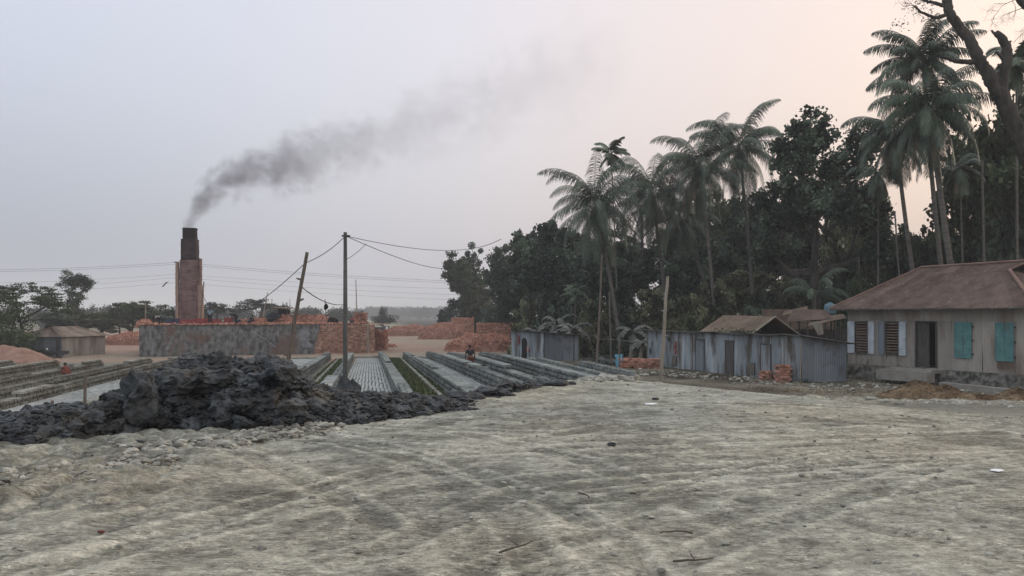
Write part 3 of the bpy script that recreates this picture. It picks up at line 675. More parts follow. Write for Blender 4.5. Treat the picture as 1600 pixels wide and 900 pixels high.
# uneven top of brick dust
v = []; na, nd = 110, 50
for i in range(na+1):
    for j in range(nd+1):
        a = -.1+26.2*i/na; d = -.12+17*j/nd; n_ = fbm(np.array([a]), np.array([d]), 2.2, 3, 17)[0]
        v.append(tuple(KP(a, d, KT-.03+.02+.12*abs(n_)*min(1, j/3))))
m_ = MB(); m_.add(v, [[i*(nd+1)+j, (i+1)*(nd+1)+j, (i+1)*(nd+1)+j+1, i*(nd+1)+j+1] for i in range(na) for j in range(nd)])
kpart(m_, 'kiln_top', M['reddust'])
# lime stains on the wall: thin smears with a shape of their own
def smear(pts, wd, seed, name='lime_stain'):
    f = MB(); r = np.random.RandomState(seed)
    pts = [Vector((p[0], p[1])) for p in pts]; L = []
    for i in range(len(pts)-1):
        for k in range(6): L.append(pts[i].lerp(pts[i+1], k/6))
    L.append(pts[-1]); v = []
    for i, p in enumerate(L):
        wv = wd*(.5+.9*r.rand()); v.append(tuple(KP(p.x-wv, -.045, p.y))); v.append(tuple(KP(p.x+wv, -.045, p.y)))
    f.add(v, [[2*i, 2*i+1, 2*i+3, 2*i+2] for i in range(len(L)-1)])
    return kpart(f, name, M['stain'])
smear([(1.0, 1.9), (1.05, .8), (1.35, .3), (1.2, -.9)], .14, 1); smear([(3.2, 1.2), (3.0, .5), (2.6, -.4)], .16, 2)
smear([(11.0, 1.6), (12.5, .6), (13.5, -.2)], .12, 3); smear([(16.4, 1.6), (16.6, .6), (16.9, -.3)], .55, 4)
# right part of the kiln side: bare stacked bricks
def brickwall(f, a0, a1, z0, z1, d0, seed, lean=.0, bl=.25, bh=.13, fn=KP, rag=.03, skip=.03, topn=.35):
    r = np.random.RandomState(seed); nz = int((z1-z0)/bh); C = []; T = []; Ms = []; S = []
    for j in range(nz):
        a = a0+(lean*j/nz)+(bl/2 if j % 2 else 0)
        while a < a1:
            top = r.randn()*topn+nz-.5
            if r.rand() > skip and j < top:
                p = fn(a, d0+r.randn()*rag, z0+(j+.5)*bh); C.append(tuple(p)); S.append((bl*.93, .24, bh*.86)); T.append(r.rand()); Ms.append(r.randn()*.05)
            a += bl
    return np.array(C), np.array(S), np.array(Ms), np.array(T)
f = MB()
for dd in (0, .2):
    C, S, A, T = brickwall(f, LW-.6 if dd == 0 else LW-.5, LW+6.1, KB, KT-.05, dd-.1, 33+int(dd*10), lean=.75, rag=.05)
    f.boxes(C, S, np.array([rotm(0, 0, rzk+x) for x in A]), T)
f.box(KP(LW+3.2, 8.6, (KB+KT)/2-.1), (6.2, 16.6, KT-KB-.25), mk, .2)
kpart(f, 'brick_face', M['bricked'], 'bare stacked brick face at the right end of the kiln')
def post(name, a, b, r0, r1, mm, label, cat, bend=.0, n=10, knots=0, seed=1):
    f = MB(); a = Vector(a); b = Vector(b); r = np.random.RandomState(seed); pts = []; rad = []
    for i in range(n+1):
        t = i/n; p = a.lerp(b, t); p.x += bend*math.sin(t*math.pi)+r.randn()*.006*(b-a).length*(.3 if 0 < i < n else 0); pts.append(p); rad.append(r0+(r1-r0)*t)
    f.tube(pts, rad, 8, True, .5)
    for k in range(knots):
        t = .2+.75*k/knots+.05*r.rand(); i = min(int(t*n), n-1); p = pts[i].lerp(pts[i+1], t*n-i); s = 1 if k % 2 else -1
        f.tube([p, p+Vector((s*(.08+r0), 0, .05))], [r0*.6, r0*.3], 5)
    return tag(f.build(name, mm, loc=a), label, cat)
post('wooden_post', KP(LW+5.4, -.35, KB), KP(LW+5.35, -.3, 2.3), .12, .10, M['bamboo'], 'pale upright timber post against the bare brick face of the kiln', 'post')
# chimney
ch = empty('chimney', P(297, 506, 93)+Vector((0, 0, -.3))); tag(ch, 'tall square stepped brick chimney, sooty black at the top, pouring grey smoke', 'chimney')
cb = Vector(ch.location)
def cpart(name, w0, w1, d, zpx0, zpx1, mm, dx=0., lab=None, seed=1, dy=0.):
    f = MB(); z0 = CZ-(zpx0-HY)/F*93; z1 = CZ-(zpx1-HY)/F*93; n = max(3, int((z1-z0)/.22)); r = np.random.RandomState(seed); vv = []
    for i in range(n+1):
        t = i/n; ww = w0+(w1-w0)*t; j = .012
        for sx, sy in ((-1, -1), (1, -1), (1, 1), (-1, 1)): vv.append((sx*ww/2+dx+r.randn()*j, sy*d/2+dy+r.randn()*j, z0+(z1-z0)*t))
    q = [[4*i+k, 4*i+(k+1) % 4, 4*i+4+(k+1) % 4, 4*i+4+k] for i in range(n) for k in range(4)]+[[0, 3, 2, 1], [4*n, 4*n+1, 4*n+2, 4*n+3]]
    vv = np.array(vv)@rotm(0, 0, .16).T+np.array([cb.x, cb.y, 0]); f.add(vv, q)
    o = f.build(name, mm, ch); o.matrix_parent_inverse = Matrix.Translation(-cb)
    if lab: o['label'] = lab
    return o
cpart('lower_shaft', 2.06, 1.90, 1.7, 512, 407, M['chimney'], lab='red brown brick shaft')
cpart('middle_shaft', 1.72, 1.68, 1.5, 407.2, 374, M['chimdark'], lab='dark scorched shaft', seed=2)
cpart('upper_shaft', 1.40, 1.36, 1.25, 374.2, 357, M['soot'], lab='black sooty shaft', seed=3)
cpart('rim', 1.46, 1.46, 1.32, 358.6, 356.8, M['soot'], seed=4)
cpart('buttress', .55, .50, .9, 512, 446, M['pillar'], dx=1.24, dy=-.3, seed=5); cpart('buttress', .4, .36, .9, 512, 404, M['chimney'], dx=1.08, dy=-.1, seed=6)
cpart('buttress', .34, .32, .5, 512, 410, M['pillar'], dx=-1.28, dy=-.5, lab='narrow pale pillar up the left side', seed=7)
cpart('bracket', .5, .5, .08, 411.5, 409.5, M['wooddark'], dx=-1.36, dy=-.6, seed=8)
def child(f, name, mm, root, lab=None, smooth=False):
    o = f.build(name, mm, root, smooth); o.matrix_parent_inverse = Matrix.Translation(-root.location)
    if lab: o['label'] = lab
    return o
def sub(f, name, mm, part, root, lab=None):
    o = f.build(name, mm, part); o.matrix_parent_inverse = Matrix.Translation(-root.location) ; o.matrix_parent_inverse = Matrix.Translation(Vector((0,0,0)))
    if lab: o['label'] = lab
    return o
# corrugated sheet wall: panel in the vertical plane through origin O with direction u, from a0..a1, z0..z1 (z may be a function of a)
def corr(f, O, u, a0, a1, z0, z1, amp=.012, pitch=.09, sheet=.75, seed=0, nr=None, out=0.):
    r = np.random.RandomState(seed); O = np.array(O[:2] if len(O) > 2 else O, float); u = np.array(u[:2], float); nn = np.array([u[1], -u[0]]) if nr is None else np.array(nr[:2], float)
    a = a0
    while a < a1-1e-4:
        b = min(a+sheet*(.92+.1*r.rand()), a1); n = max(2, int((b-a)/(pitch/4))); t = np.linspace(a, b, n+1); tilt = r.randn()*.004; off = out+r.rand()*.006; tn = r.rand()
        zz0 = z0(t) if callable(z0) else np.full(len(t), z0); zz1 = z1(t) if callable(z1) else np.full(len(t), z1)
        w_ = amp*np.sin(2*math.pi*t/pitch)+off; rows = []
        for k in range(4):
            s = k/3; p = O[None]+u[None]*t[:, None]+nn[None]*(w_+tilt*(k-1.5)*3+.006*math.sin(k*2.1+tn*9))[:, None]
            rows.append(np.column_stack([p, zz0*(1-s)+zz1*s]))
        v = np.concatenate(rows); m = n+1
        f.add(v, [[k*m+i, k*m+i+1, (k+1)*m+i+1, (k+1)*m+i] for k in range(3) for i in range(n)], tint=tn)
        a = b
    return f
# corrugated roof between eave line (A,B) and ridge line (D,C)
def croof(f, A, B, C, D, pitch=.16, amp=.012, seed=0, th=.02, sheet=.8):
    A, B, C, D = [np.array(x, float) for x in (A, B, C, D)]; L = np.linalg.norm(B-A); n = max(8, int(L/(pitch/4))); r = np.random.RandomState(seed)
    nn = np.cross(B-A, D-A); nn /= np.linalg.norm(nn); nn *= np.sign(nn[2]); v = []; T = []; K = 7
    tints = r.rand(int(L/sheet)+3)
    for k in range(K):
        s = k/(K-1); lo_ = A+(D-A)*s; hi_ = B+(C-B)*s
        for i in range(n+1):
            t = i/n; p = lo_+(hi_-lo_)*t; x = t*L; v.append(p+nn*(amp*math.sin(2*math.pi*x/pitch)+.008*math.sin(x*1.3+k*.9)+(.012*(k % 2)))); T.append(tints[int(x/sheet)])
    m = n+1; q = [[k*m+i, k*m+i+1, (k+1)*m+i+1, (k+1)*m+i] for k in range(K-1) for i in range(n)]
    f.add(v, q, tint=np.array(T)); f.add(np.array(v)-nn*th, [x[::-1] for x in q], tint=np.array(T)*.3)
    return f
# ------------------------------------------------------------------ house on the right
HU = Vector((.458, -.889, 0)); HN = Vector((.889, .458, 0)); H0 = Vector((17.64, 42, 0)); HL = 9.2; HD = 6.4
hy0, hy1 = .75, 3.72
def HP(a, d, z): return H0+HU*a+HN*d+Vector((0, 0, z))
house = empty('tin_house', HP(0, 0, 0)); tag(house, 'beige corrugated tin house with rusty brown hipped roof and two teal shutters', 'house')
def ray_a(px): # distance along the front wall seen at photo column px
    k = (px-800)/F; return (k*H0.y-H0.x)/(HU.x-k*HU.y)
def ray_z(py, a): return CZ-(py-HY)/F*(H0.y+HU.y*a)
W1 = (ray_a(1338), ray_a(1356)); W2 = (ray_a(1385), ray_a(1404)); DR = (ray_a(1432.5), ray_a(1463)); T1 = (ray_a(1493), ray_a(1519)); T2 = (ray_a(1557), ray_a(1585))
zw1, zw0 = 2.93, 1.40; zd1, zd0 = 2.95, .80
nf = -np.array(HN[:2])
f = MB(); O = H0
def wseg(a0, a1, z0, z1, seed): corr(f, O, HU, a0, a1, z0, z1, seed=seed, nr=nf)
top_b = 3.02
wseg(0, HL, top_b, hy1, 1)
cuts = [(0, W1[0]), (W1[1], W2[0]), (W2[1], DR[0]), (DR[1], HL)]
for i, (a, b) in enumerate(cuts): wseg(a, b, hy0, top_b, 3+i)
for (a, b) in (W1, W2): wseg(a, b, hy0, zw0, 9); wseg(a, b, zw1, top_b, 10)
wseg(DR[0], DR[1], zd1, top_b, 11)
corr(f, HP(0, 0, 0), HN, 0, HD, hy0, hy1, seed=12, nr=-np.array(HU[:2])); corr(f, HP(HL, 0, 0), HN, 0, HD, hy0, hy1, seed=13, nr=np.array(HU[:2])); corr(f, HP(0, HD, 0), HU, 0, HL, hy0, hy1, seed=14, nr=np.array(HN[:2]))
# inner floor and dark lining
f.slab([HP(0, 0, .78), HP(HL, 0, .78), HP(HL, HD, .78), HP(0, HD, .78)], .05)
child(f, 'wall', M['beige'], house)
f = MB(); hr = rotm(0, 0, math.atan2(HU.y, HU.x))
f.box(HP(HL/2+.1, 2.6, hy1-.02), (HL-.2, HD-1.4, .03), hr); child(f, 'ceiling', M['wooddark'], house)
f = MB(); f.box(HP(3.45, 1.7, 2.2), (.04, 2.8, 2.8), hr); f.box(HP(6.3, 1.7, 2.2), (.04, 2.8, 2.8), hr); f.box(HP(4.9, 2.9, 2.2), (2.8, .04, 2.8), hr); child(f, 'inner_wall', M['wooddark'], house)
# plinth: rough, irregular masonry
f = MB(); v = []; n_ = 120
for i in range(n_+1):
    a = -.15+(HL+.6)*i/n_
    for j in range(9):
        z = -.12+(.86)*j/8; o_ = -.20-.16*(1-j/8)+.09*fbm(np.array([a]), np.array([z*1.5]), .35, 3, 61)[0]; v.append(tuple(HP(a, o_, z+(.05*fbm(np.array([a]), np.array([3.]), .5, 2, 62)[0] if j == 8 else 0))))
    v.append(tuple(HP(a, .02, .745)))
f.add(v, [[i*10+j, (i+1)*10+j, (i+1)*10+j+1, i*10+j+1] for i in range(n_) for j in range(9)])
f.poly([tuple(HP(-.15, -.3, -.1)), tuple(HP(-.15, -.2, .72)), tuple(HP(-.15, HD, .72)), tuple(HP(-.15, HD, -.1))])
child(f, 'plinth', M['plinth'], house)
# roof: hipped with a small gablet at each end of the ridge
ov = .62; ez = 3.62
E0 = HP(-ov, -ov, ez); E1 = HP(HL+ov, -ov, ez); E2 = HP(HL+ov, HD+ov, ez); E3 = HP(-ov, HD+ov, ez)
rd = HD/2; rz_ = 5.74; Ra = HP(1.9, rd, rz_); Rb = HP(7.1, rd, rz_+.03)
gz_ = .42
f = MB()
tq = .81; g0r = E0.lerp(Ra, tq); h1 = HP(6.9, 2.5, 5.34); h2 = HP(6.9, HD-2.5, 5.34); g0b = E3.lerp(Ra, tq); croof(f, E0, E1, h1, g0r, .11, .012, 1); croof(f, g0r, h1, Rb+HU*.35, Ra, .11, .012, 41); croof(f, h2, g0b, Ra, Rb+HU*.35, .11, .012, 42); croof(f, E2, E3, g0b, h2, .11, .012, 2)
Ga = HP(1.2, rd, rz_-gz_-.15); Gb = HP(7.8, rd, rz_-gz_-.15)
croof(f, E3, E0, Ra+Vector((0,0,-.0)), Ra, .11, .01, 3)
# right hip starts below a gablet whose opening is a black sheet
croof(f, E1, E2, h2, h1, .11, .01, 4)
child(f, 'roof', M['rust'], house)
f = MB(); f.poly([tuple(h1+HU*.0), tuple(h2), tuple(Rb)]); child(f, 'gablet', M['black'], house, 'gablet at the right end of the ridge, its unlit opening painted black')  # black triangle stands in for the shade inside the gablet
f = MB(); up = Vector((0, 0, .05))
f.tube([Ra+up, Rb+up+HU*.3], .06, 6); f.tube([E1+up, h1+up], .075, 6); f.tube([h1+up, Rb+up+HU*.35], .04, 6); f.tube([E0+up, Ra+up], .05, 6)
child(f, 'ridge_cap', M['pillar'] if False else mat('ridgecap', (.17,.105,.085), (.24,.16,.13), 2, 5), house)
f = MB(); f.tube([E0+Vector((0,0,-.05)), E1+Vector((0,0,-.05))], .045, 5); child(f, 'fascia', M['wooddark'], house)
for i, px in enumerate([1338, 1358, 1393, 1411, 1430, 1457, 1493, 1520, 1546, 1575]):
    a = ray_a(px)-.3; f = MB(); f.bar(HP(a, -ov-.03, ez-.07), HP(a, .1, ez+.25), .06, .08); child(f, 'rafter', M['bamboo'], house)
def window(a0, a1, shl, shr, ml, mr_, seed):
    fr = MB()
    for (x0, x1, y0, y1) in ((a0-.05, a0, zw0-.05, zw1+.05), (a1, a1+.05, zw0-.05, zw1+.05), (a0, a1, zw1, zw1+.05), (a0, a1, zw0-.05, zw0)):
        fr.box(HP((x0+x1)/2, -.03, (y0+y1)/2), (abs(x1-x0), .07, abs(y1-y0)), hr)
    wnd = child(fr, 'window', M['wooddark'], house)
    s = MB(); r = np.random.RandomState(seed); k = 11
    for i in range(k): s.box(HP((a0+a1)/2, -.005, zw0+(i+.5)*(zw1-zw0)/k+r.randn()*.004), (a1-a0-.01, .02, .036), hr@rotm(.3, 0, 0))
    so_ = s.build('window_bars', M['pillar'], wnd); 
    for side, m_, wd in ((-1, ml, shl), (1, mr_, shr)):
        if not wd: continue
        g_ = MB(); aa = (a0-.07-wd/2) if side < 0 else (a1+.07+wd/2)
        g_.box(HP(aa, -.055, (zw0+zw1)/2-.03), (wd, .03, zw1-zw0+.12), hr)
        sh = child(g_, 'shutter', m_, house); g2 = MB()
        for q in (.15, .5, .85): g2.box(HP(aa, -.08, zw0+(zw1-zw0)*q), (wd-.05, .02, .05), hr)
        for q in (-1, 1): g2.box(HP(aa+q*(wd/2-.03), -.082, (zw0+zw1)/2-.03), (.04, .02, zw1-zw0+.06), hr)
        g2.build('shutter_frame', M['white'] if m_ is M['white'] else M['tindark'], sh)
window(W1[0], W1[1], .42, .36, M['white'], M['white'], 1); window(W2[0], W2[1], .36, .38, M['tindark'], M['white'], 2)
for nm, (a0, a1), za, zb in (('teal', T1, ray_z(503, T1[0]), ray_z(559, T1[0])), ('teal2', T2, ray_z(504, T2[0]), ray_z(564, T2[0]))):
    g_ = MB(); g_.box(HP((a0+a1)/2, -.05, (za+zb)/2), (a1-a0, .03, za-zb), hr, .3)
    n3 = 2; 
    sh = child(g_, 'closed_shutter', M['teal'], house, 'teal painted closed shutter'); g2 = MB()
    for q in (.02, .33, .66, .98): g2.box(HP((a0+a1)/2, -.073, zb+(za-zb)*q), (a1-a0+.0, .012, .035), hr, .8)
    for q in (0, .5, 1): g2.box(HP(a0+(a1-a0)*q, -.076, (za+zb)/2), (.035, .012, za-zb), hr, .2)
    g2.build('shutter_batten', M['teal'], sh)
    for q in (.12, .5, .88): g3 = MB(); g3.box(HP(a1+.05, -.05, zb+(za-zb)*q), (.06, .05, .08), hr); g3.build('hinge', M['wooddark'], sh)
f = MB(); corr(f, H0-HN*.03, HU, T2[0]+.05, T2[1], .95, ray_z(565, T2[0]), seed=44, nr=nf); child(f, 'patch_sheet', M['rust2'], house, 'rust brown patch of tin below the right teal shutter')
f = MB()
for (x0, x1, y0, y1) in ((DR[0]-.06, DR[0], zd0, zd1+.06), (DR[1], DR[1]+.06, zd0, zd1+.06), (DR[0], DR[1], zd1, zd1+.06)): f.box(HP((x0+x1)/2, -.02, (y0+y1)/2), (x1-x0, .10, y1-y0), hr)
child(f, 'door_frame', M['wooddark'], house)
f = MB(); dw = .55; dirr = (HU*.97+HN*.22).normalized(); rr_ = rotm(0, 0, math.atan2(dirr.y, dirr.x)); c_ = HP(DR[0]+.01, .04, 0)+dirr*dw/2
f.box(c_+Vector((0, 0, (zd0+zd1)/2)), (dw, .035, zd1-zd0-.02), rr_, .5); door = child(f, 'door', M['wooddark'], house, 'weathered grey door leaf standing ajar')
for q in (.12, .45, .88): f = MB(); f.box(c_-HN*.03+Vector((0, 0, zd0+(zd1-zd0)*q)), (dw*.95, .02, .08), rr_); f.build('door_brace', M['wooddark'], door)
f = MB(); f.box(HP((DR[0]+DR[1])/2-.25, -.48, .66), (DR[1]-DR[0]+1.2, .75, .17), hr); child(f, 'door_step', M['step'], house)
f = MB(); f.box(HP((DR[0]+DR[1])/2-.45, -.95, .42), (DR[1]-DR[0]+1.7, .55, .5), hr); child(f, 'door_step', M['step'], house)
f = MB(); f.box(HP(7.9, -1.25, .12), (3.6, .35, .25), hr@rotm(0, .02, 0)); tag(f.build('stone_kerb', M['step'], loc=HP(7.9, -1.25, 0)), 'low pale slab kerb before the house plinth under the teal shutters', 'kerb')
# ------------------------------------------------------------------ long tin shed
S0 = hit(1012, 570.5, 35); S1 = hit(1253, 598, 33); SU = (S1-S0); SL = SU.length; SU.z = 0; SU.normalize(); SN = Vector((-SU.y, SU.x, 0)); SN = SN if SN.x > 0 else -SN
shed = empty('long_tin_shed', S1); tag(shed, 'long low shed of bluish grey corrugated tin with a lean-to roof', 'shed')
sr = rotm(0, 0, math.atan2(SU.y, SU.x)); SW = 2.75
def SP(a, d, z): return Vector((S0.x, S0.y, 0))+SU*a+SN*d+Vector((0, 0, z))
zt_ = 2.25; zb_ = -.03
def say(px): k = (px-800)/F; return (k*S0.y-S0.x)/(SU.x-k*SU.y)
doors = [(say(1088), say(1101), 'tindark', .0), (say(1135), say(1147), 'wooddark', .02), (say(1190), say(1205), 'tin', .0)]
f = MB(); ns = -np.array(SN[:2])
corr(f, S0, SU, 0, SL, zb_, zt_, seed=51, nr=ns, amp=.010)
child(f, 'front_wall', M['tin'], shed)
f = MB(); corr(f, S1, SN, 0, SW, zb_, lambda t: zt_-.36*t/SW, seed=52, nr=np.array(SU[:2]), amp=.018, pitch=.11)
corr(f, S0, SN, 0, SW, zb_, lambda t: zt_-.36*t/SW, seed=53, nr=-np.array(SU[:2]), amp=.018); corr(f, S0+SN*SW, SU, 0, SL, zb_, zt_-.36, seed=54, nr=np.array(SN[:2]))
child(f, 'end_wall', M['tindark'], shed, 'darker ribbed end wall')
f = MB(); croof(f, SP(-.35, -.28, zt_+.07), SP(SL+.28, -.28, zt_+.07), SP(SL+.3, SW+.4, zt_-.38), SP(-.3, SW+.4, zt_-.38), .11, .014, 5, .03); child(f, 'roof', M['tinroof'], shed)
f = MB(); r = np.random.RandomState(3); pts = [SP(-.35+(SL+.6)*i/24, -.3, zt_+.04+.03*r.randn()) for i in range(25)]; f.tube(pts, .035, 5); f.tube([SP(SL+.3, -.28, zt_+.05), SP(SL+.3, SW+.4, zt_-.40)], .03, 5); child(f, 'eave_pole', M['wooddark'], shed)
for i, (a0, a1, mm, o_) in enumerate(doors):
    f = MB(); zz = 1.83 if i < 2 else 1.75; corr(f, S0, SU, a0, a1, .03 if i != 1 else .0, zz, seed=60+i, nr=ns, out=.035, amp=.006); d_ = child(f, 'door', M[mm], shed, ['grey door sheet at the left part', 'narrow dark plank door', 'tin door beside the brick pile'][i])
    f = MB()
    for aa in (a0-.02, a1+.02): f.box(SP(aa, -.05, zz/2), (.035, .04, zz), sr)
    f.box(SP((a0+a1)/2, -.05, zz+.03), (a1-a0+.1, .05, .06), sr); f.build('door_frame', M['wooddark'], d_)
for i, px in enumerate([(1051, 1058), (1171, 1180)]):
    a0, a1 = say(px[0]), say(px[1]); f = MB(); f.box(SP((a0+a1)/2, -.045, .45), (a1-a0, .03, .62), sr); v_ = child(f, 'vent_hatch', M['wooddark'], shed); g_ = MB()
    for q in range(4): g_.box(SP(a0+(a1-a0)*(q+.5)/4, -.07, .45), (.035, .02, .60), sr)
    g_.build('hatch_bar', M['bamboo'], v_)
for px in (1012.5, 1252, 1065, 1082, 1226, 1232): f = MB(); a = say(px); f.tube([SP(a, -.06, 0), SP(a, -.05, 2.2)], .028, 5); child(f, 'frame_pole', M['bamboo'], shed)
def pin(name, px, py, w_, h_, mm, label, cat, a_off=-.08, th=.05):   # cloth hanging on the shed front
    a = say(px); c = SP(a, a_off, CZ-(py-HY)/F*(S0.y+SU.y*a)); f = MB(); r = np.random.RandomState(int(px)); n = 8; v = []
    for i in range(n+1):
        for s_ in (-1, 1): v.append((c+SU*(s_*w_/2*(1-.35*(i/n))+.03*r.randn())-SN*(.02+.03*r.rand())+Vector((0, 0, h_/2-h_*i/n)))[:])
    f.add(v, [[2*i, 2*i+1, 2*i+3, 2*i+2] for i in range(n)]); f.add(np.array(v)-np.array(SN)*th, [[2*i, 2*i+2, 2*i+3, 2*i+1] for i in range(n)])
    return tag(f.build(name, mm, loc=c), label, cat)
pin('hanging_cloth', 1059, 544, .14, .85, M['redcloth'], 'narrow dark red cloth hanging on the long tin shed', 'cloth')
pin('hanging_shirt', 1019, 536, .16, .32, M['greycloth'], 'small pale shirt hanging at the left end of the long tin shed', 'shirt')
pin('hanging_rag', 1019, 549, .12, .4, M['darkcloth'], 'dark rag hanging below a pale shirt on the long tin shed', 'rag')
pin('hanging_bag', 1048, 530, .12, .28, M['darkcloth'], 'small black bag hanging high on the left part of the long shed', 'bag')
# clothes line wire sagging on the shed front
f = MB(); f.tube([SP(say(1190)+(say(1252)-say(1190))*i/12, -.12, 1.96-.18*math.sin(i/12*math.pi)-.06*(1-i/12)) for i in range(13)], .008, 4); tag(f.build('slack_wire', M['litter'] if False else M['bamboo']), 'slack thin cord drooping across the right part of the long tin shed', 'cord')
# ------------------------------------------------------------------ small tin shed
L1 = hit(850, 565, 40); L0 = Vector((L1.x-2.3, L1.y+7.2, 0)); LU = (L1-L0); LU.z = 0; LLn = LU.length; LU.normalize(); LE = Vector((2.55, .95, 0)); LW2 = LE.length; LE.normalize()
z1_ = 2.02; g0 = L1.z
sh2 = empty('small_tin_shed', L1); tag(sh2, 'small bluish grey tin shed with an arched black doorway beside the red brick heap', 'shed')
f = MB(); nl = np.array([LU.y, -LU.x]); nl = nl if nl[0] < 0 else -nl
corr(f, L0, LU, 0, LLn, g0-.6, z1_, seed=71, nr=nl); child(f, 'front_wall', M['tin'], sh2)
f = MB(); nr2 = np.array([LE.y, -LE.x]); corr(f, L1, LE, 0, LW2, g0-.1, lambda t: z1_-.22*t/LW2, seed=72, nr=nr2, amp=.015)
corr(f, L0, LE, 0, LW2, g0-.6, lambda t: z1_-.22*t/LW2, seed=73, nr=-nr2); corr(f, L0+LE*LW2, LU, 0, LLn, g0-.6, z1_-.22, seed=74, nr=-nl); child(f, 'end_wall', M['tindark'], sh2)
def LP(a, d, z): return Vector((L0.x, L0.y, 0))+LU*a+LE*d+Vector((0, 0, z))
f = MB(); croof(f, LP(-.3, -.3, z1_+.08), LP(LLn+.35, -.3, z1_+.08), LP(LLn+.35, LW2+.5, z1_-.2), LP(-.3, LW2+.5, z1_-.2), .11, .014, 7, .03); child(f, 'roof', M['tinroof'], sh2)
for a, d, hh_ in ((LLn, 0, z1_), (LLn, LW2, z1_-.2), (LLn, LW2*.85, z1_-.2)): f = MB(); f.tube([LP(a+.03, d, g0), LP(a+.03, d, hh_)], .04, 6); child(f, 'corner_pole', M['wooddark'], sh2)
def lay(px): k = (px-800)/F; return (k*L0.y-L0.x)/(LU.x-k*LU.y)
a0, a1 = lay(816), lay(824); f = MB(); n_ = 10; pl_ = [LP(a0, -.06, g0), LP(a1, -.06, g0)]
for i in range(n_+1): th_ = math.pi*i/n_; pl_.append(LP((a0+a1)/2+(a1-a0)/2*math.cos(th_), -.06, 1.25+.3*math.sin(th_)))
f.slab(pl_, .03); child(f, 'doorway', M['black'], sh2, 'black panel for the unlit inside of the arched doorway')  # black slab on the uncut wall paints the dark of the opening
def cloth_at(name, p, w_, h_, mm, label, cat, u=Vector((1, 0, 0)), seed=1, th=.04):
    f = MB(); r = np.random.RandomState(seed); n = 7; v = []
    for i in range(n+1):
        for s_ in (-1, 1): v.append((p+u*(s_*w_/2*(1-.3*(i/n))+.03*r.randn())+Vector((0, -.02*r.rand(), h_/2-h_*i/n)))[:])
    f.add(v, [[2*i, 2*i+1, 2*i+3, 2*i+2] for i in range(n)]); f.add(np.array(v)+np.array([0, th, 0]), [[2*i, 2*i+2, 2*i+3, 2*i+1] for i in range(n)])
    return tag(f.build(name, mm, loc=p), label, cat)
q = LP(lay(812.5), -.12, 1.35); cloth_at('hanging_cloth', q, .34, .72, M['redcloth'], 'dark red cloth hanging left of the arched doorway of the small shed', 'cloth', LU, 2)
q = LP(lay(827), -.12, .75); cloth_at('hanging_towel', q, .5, .42, M['pinkcloth'], 'pinkish towel hanging right of the arched doorway of the small shed', 'towel', LU, 3)
# ------------------------------------------------------------------ hut roofs behind the long shed
A = Vector((14.76, 45, 3.2)); Bk = A-HU*4.1; Bk.z = 3.3
def off(p, n, d, z): q = p+n*d; q.z = z; return q
hut2 = empty('old_hut', Vector((14.76, 45, 0))); tag(hut2, 'old hut with weathered brown gable roof rising behind the long tin shed', 'hut')
f = MB(); croof(f, off(A, HN, -1.95, 2.12), off(Bk, HN, -1.95, 2.12)-HU*.3, Bk, A, .11, .012, 11); croof(f, off(A, HN, 2.0, 2.1), off(Bk, HN, 2.0, 2.1), Bk, A, .11, .012, 12); child(f, 'roof', M['rust2'], hut2)
f = MB(); croof(f, off(Bk, HN, -1.95, 2.12)-HU*.3, off(Bk, HN, 1.95, 2.12)-HU*.3, Bk, Bk, .11, .012, 13); child(f, 'roof_end', M['rust2'], hut2)
f = MB(); corr(f, off(A, HN, -1.7, 0)-HU*.5, -HU, 0, 3.6, 0, 2.2, seed=81); corr(f, off(A, HN, -1.7, 0)-HU*.5, HN, 0, 3.4, 0, 2.15, seed=82); corr(f, off(A, HN, 1.7, 0)-HU*.5, -HU, 0, 3.6, 0, 2.2, seed=83); child(f, 'wall', M['wooddark'], hut2)
f = MB(); r = np.random.RandomState(4)
for s_ in (-1, 1): f.tube([off(A, HN, 2.0*s_, 2.12)+HU*.05, A+HU*.05], .05, 5)
f.tube([off(A, HN, -1.9, 2.15)+HU*.03, off(A, HN, 1.9, 2.12)+HU*.03], .04, 5); child(f, 'gable_frame', M['bamboo'], hut2)
# creeper on that roof edge
f = MB(); r = np.random.RandomState(14); n_ = 700; p_ = np.array([off(A, HN, -1.9, 2.2)[:]])+np.array([HU[:]])*(.2-3*r.rand(n_)[:, None]**1.5)+r.randn(n_, 3)*np.array([.2, .2, .10]); p_[:, 2] += .1
def leaves(f, c, size, r, flat=.6, tint=None, aspect=1.8):
    n = len(c); a = r.rand(n)*6.283; u = np.stack([np.cos(a), np.sin(a), (r.rand(n)-.6)*1.0], 1); u /= np.linalg.norm(u, axis=1)[:, None]
    w_ = r.randn(n, 3); w_[:, 2] *= flat; w_ = np.cross(u, w_); w_ /= np.linalg.norm(w_, axis=1)[:, None]+1e-9
    s = (size*(.6+.8*r.rand(n)))[:, None]; v = np.stack([c-u*s*.5, c+w_*s*.5/aspect, c+u*s*.5, c-w_*s*.5/aspect], 1).reshape(-1, 3)
    f.add(v, np.arange(n*4).reshape(-1, 4), tint=np.repeat(r.rand(n) if tint is None else tint, 4))
leaves(f, p_, .11, r); tag(f.build('creeper', M['leafB']), 'dry creeper straggling along the roof edge of the old brown hut', 'creeper')
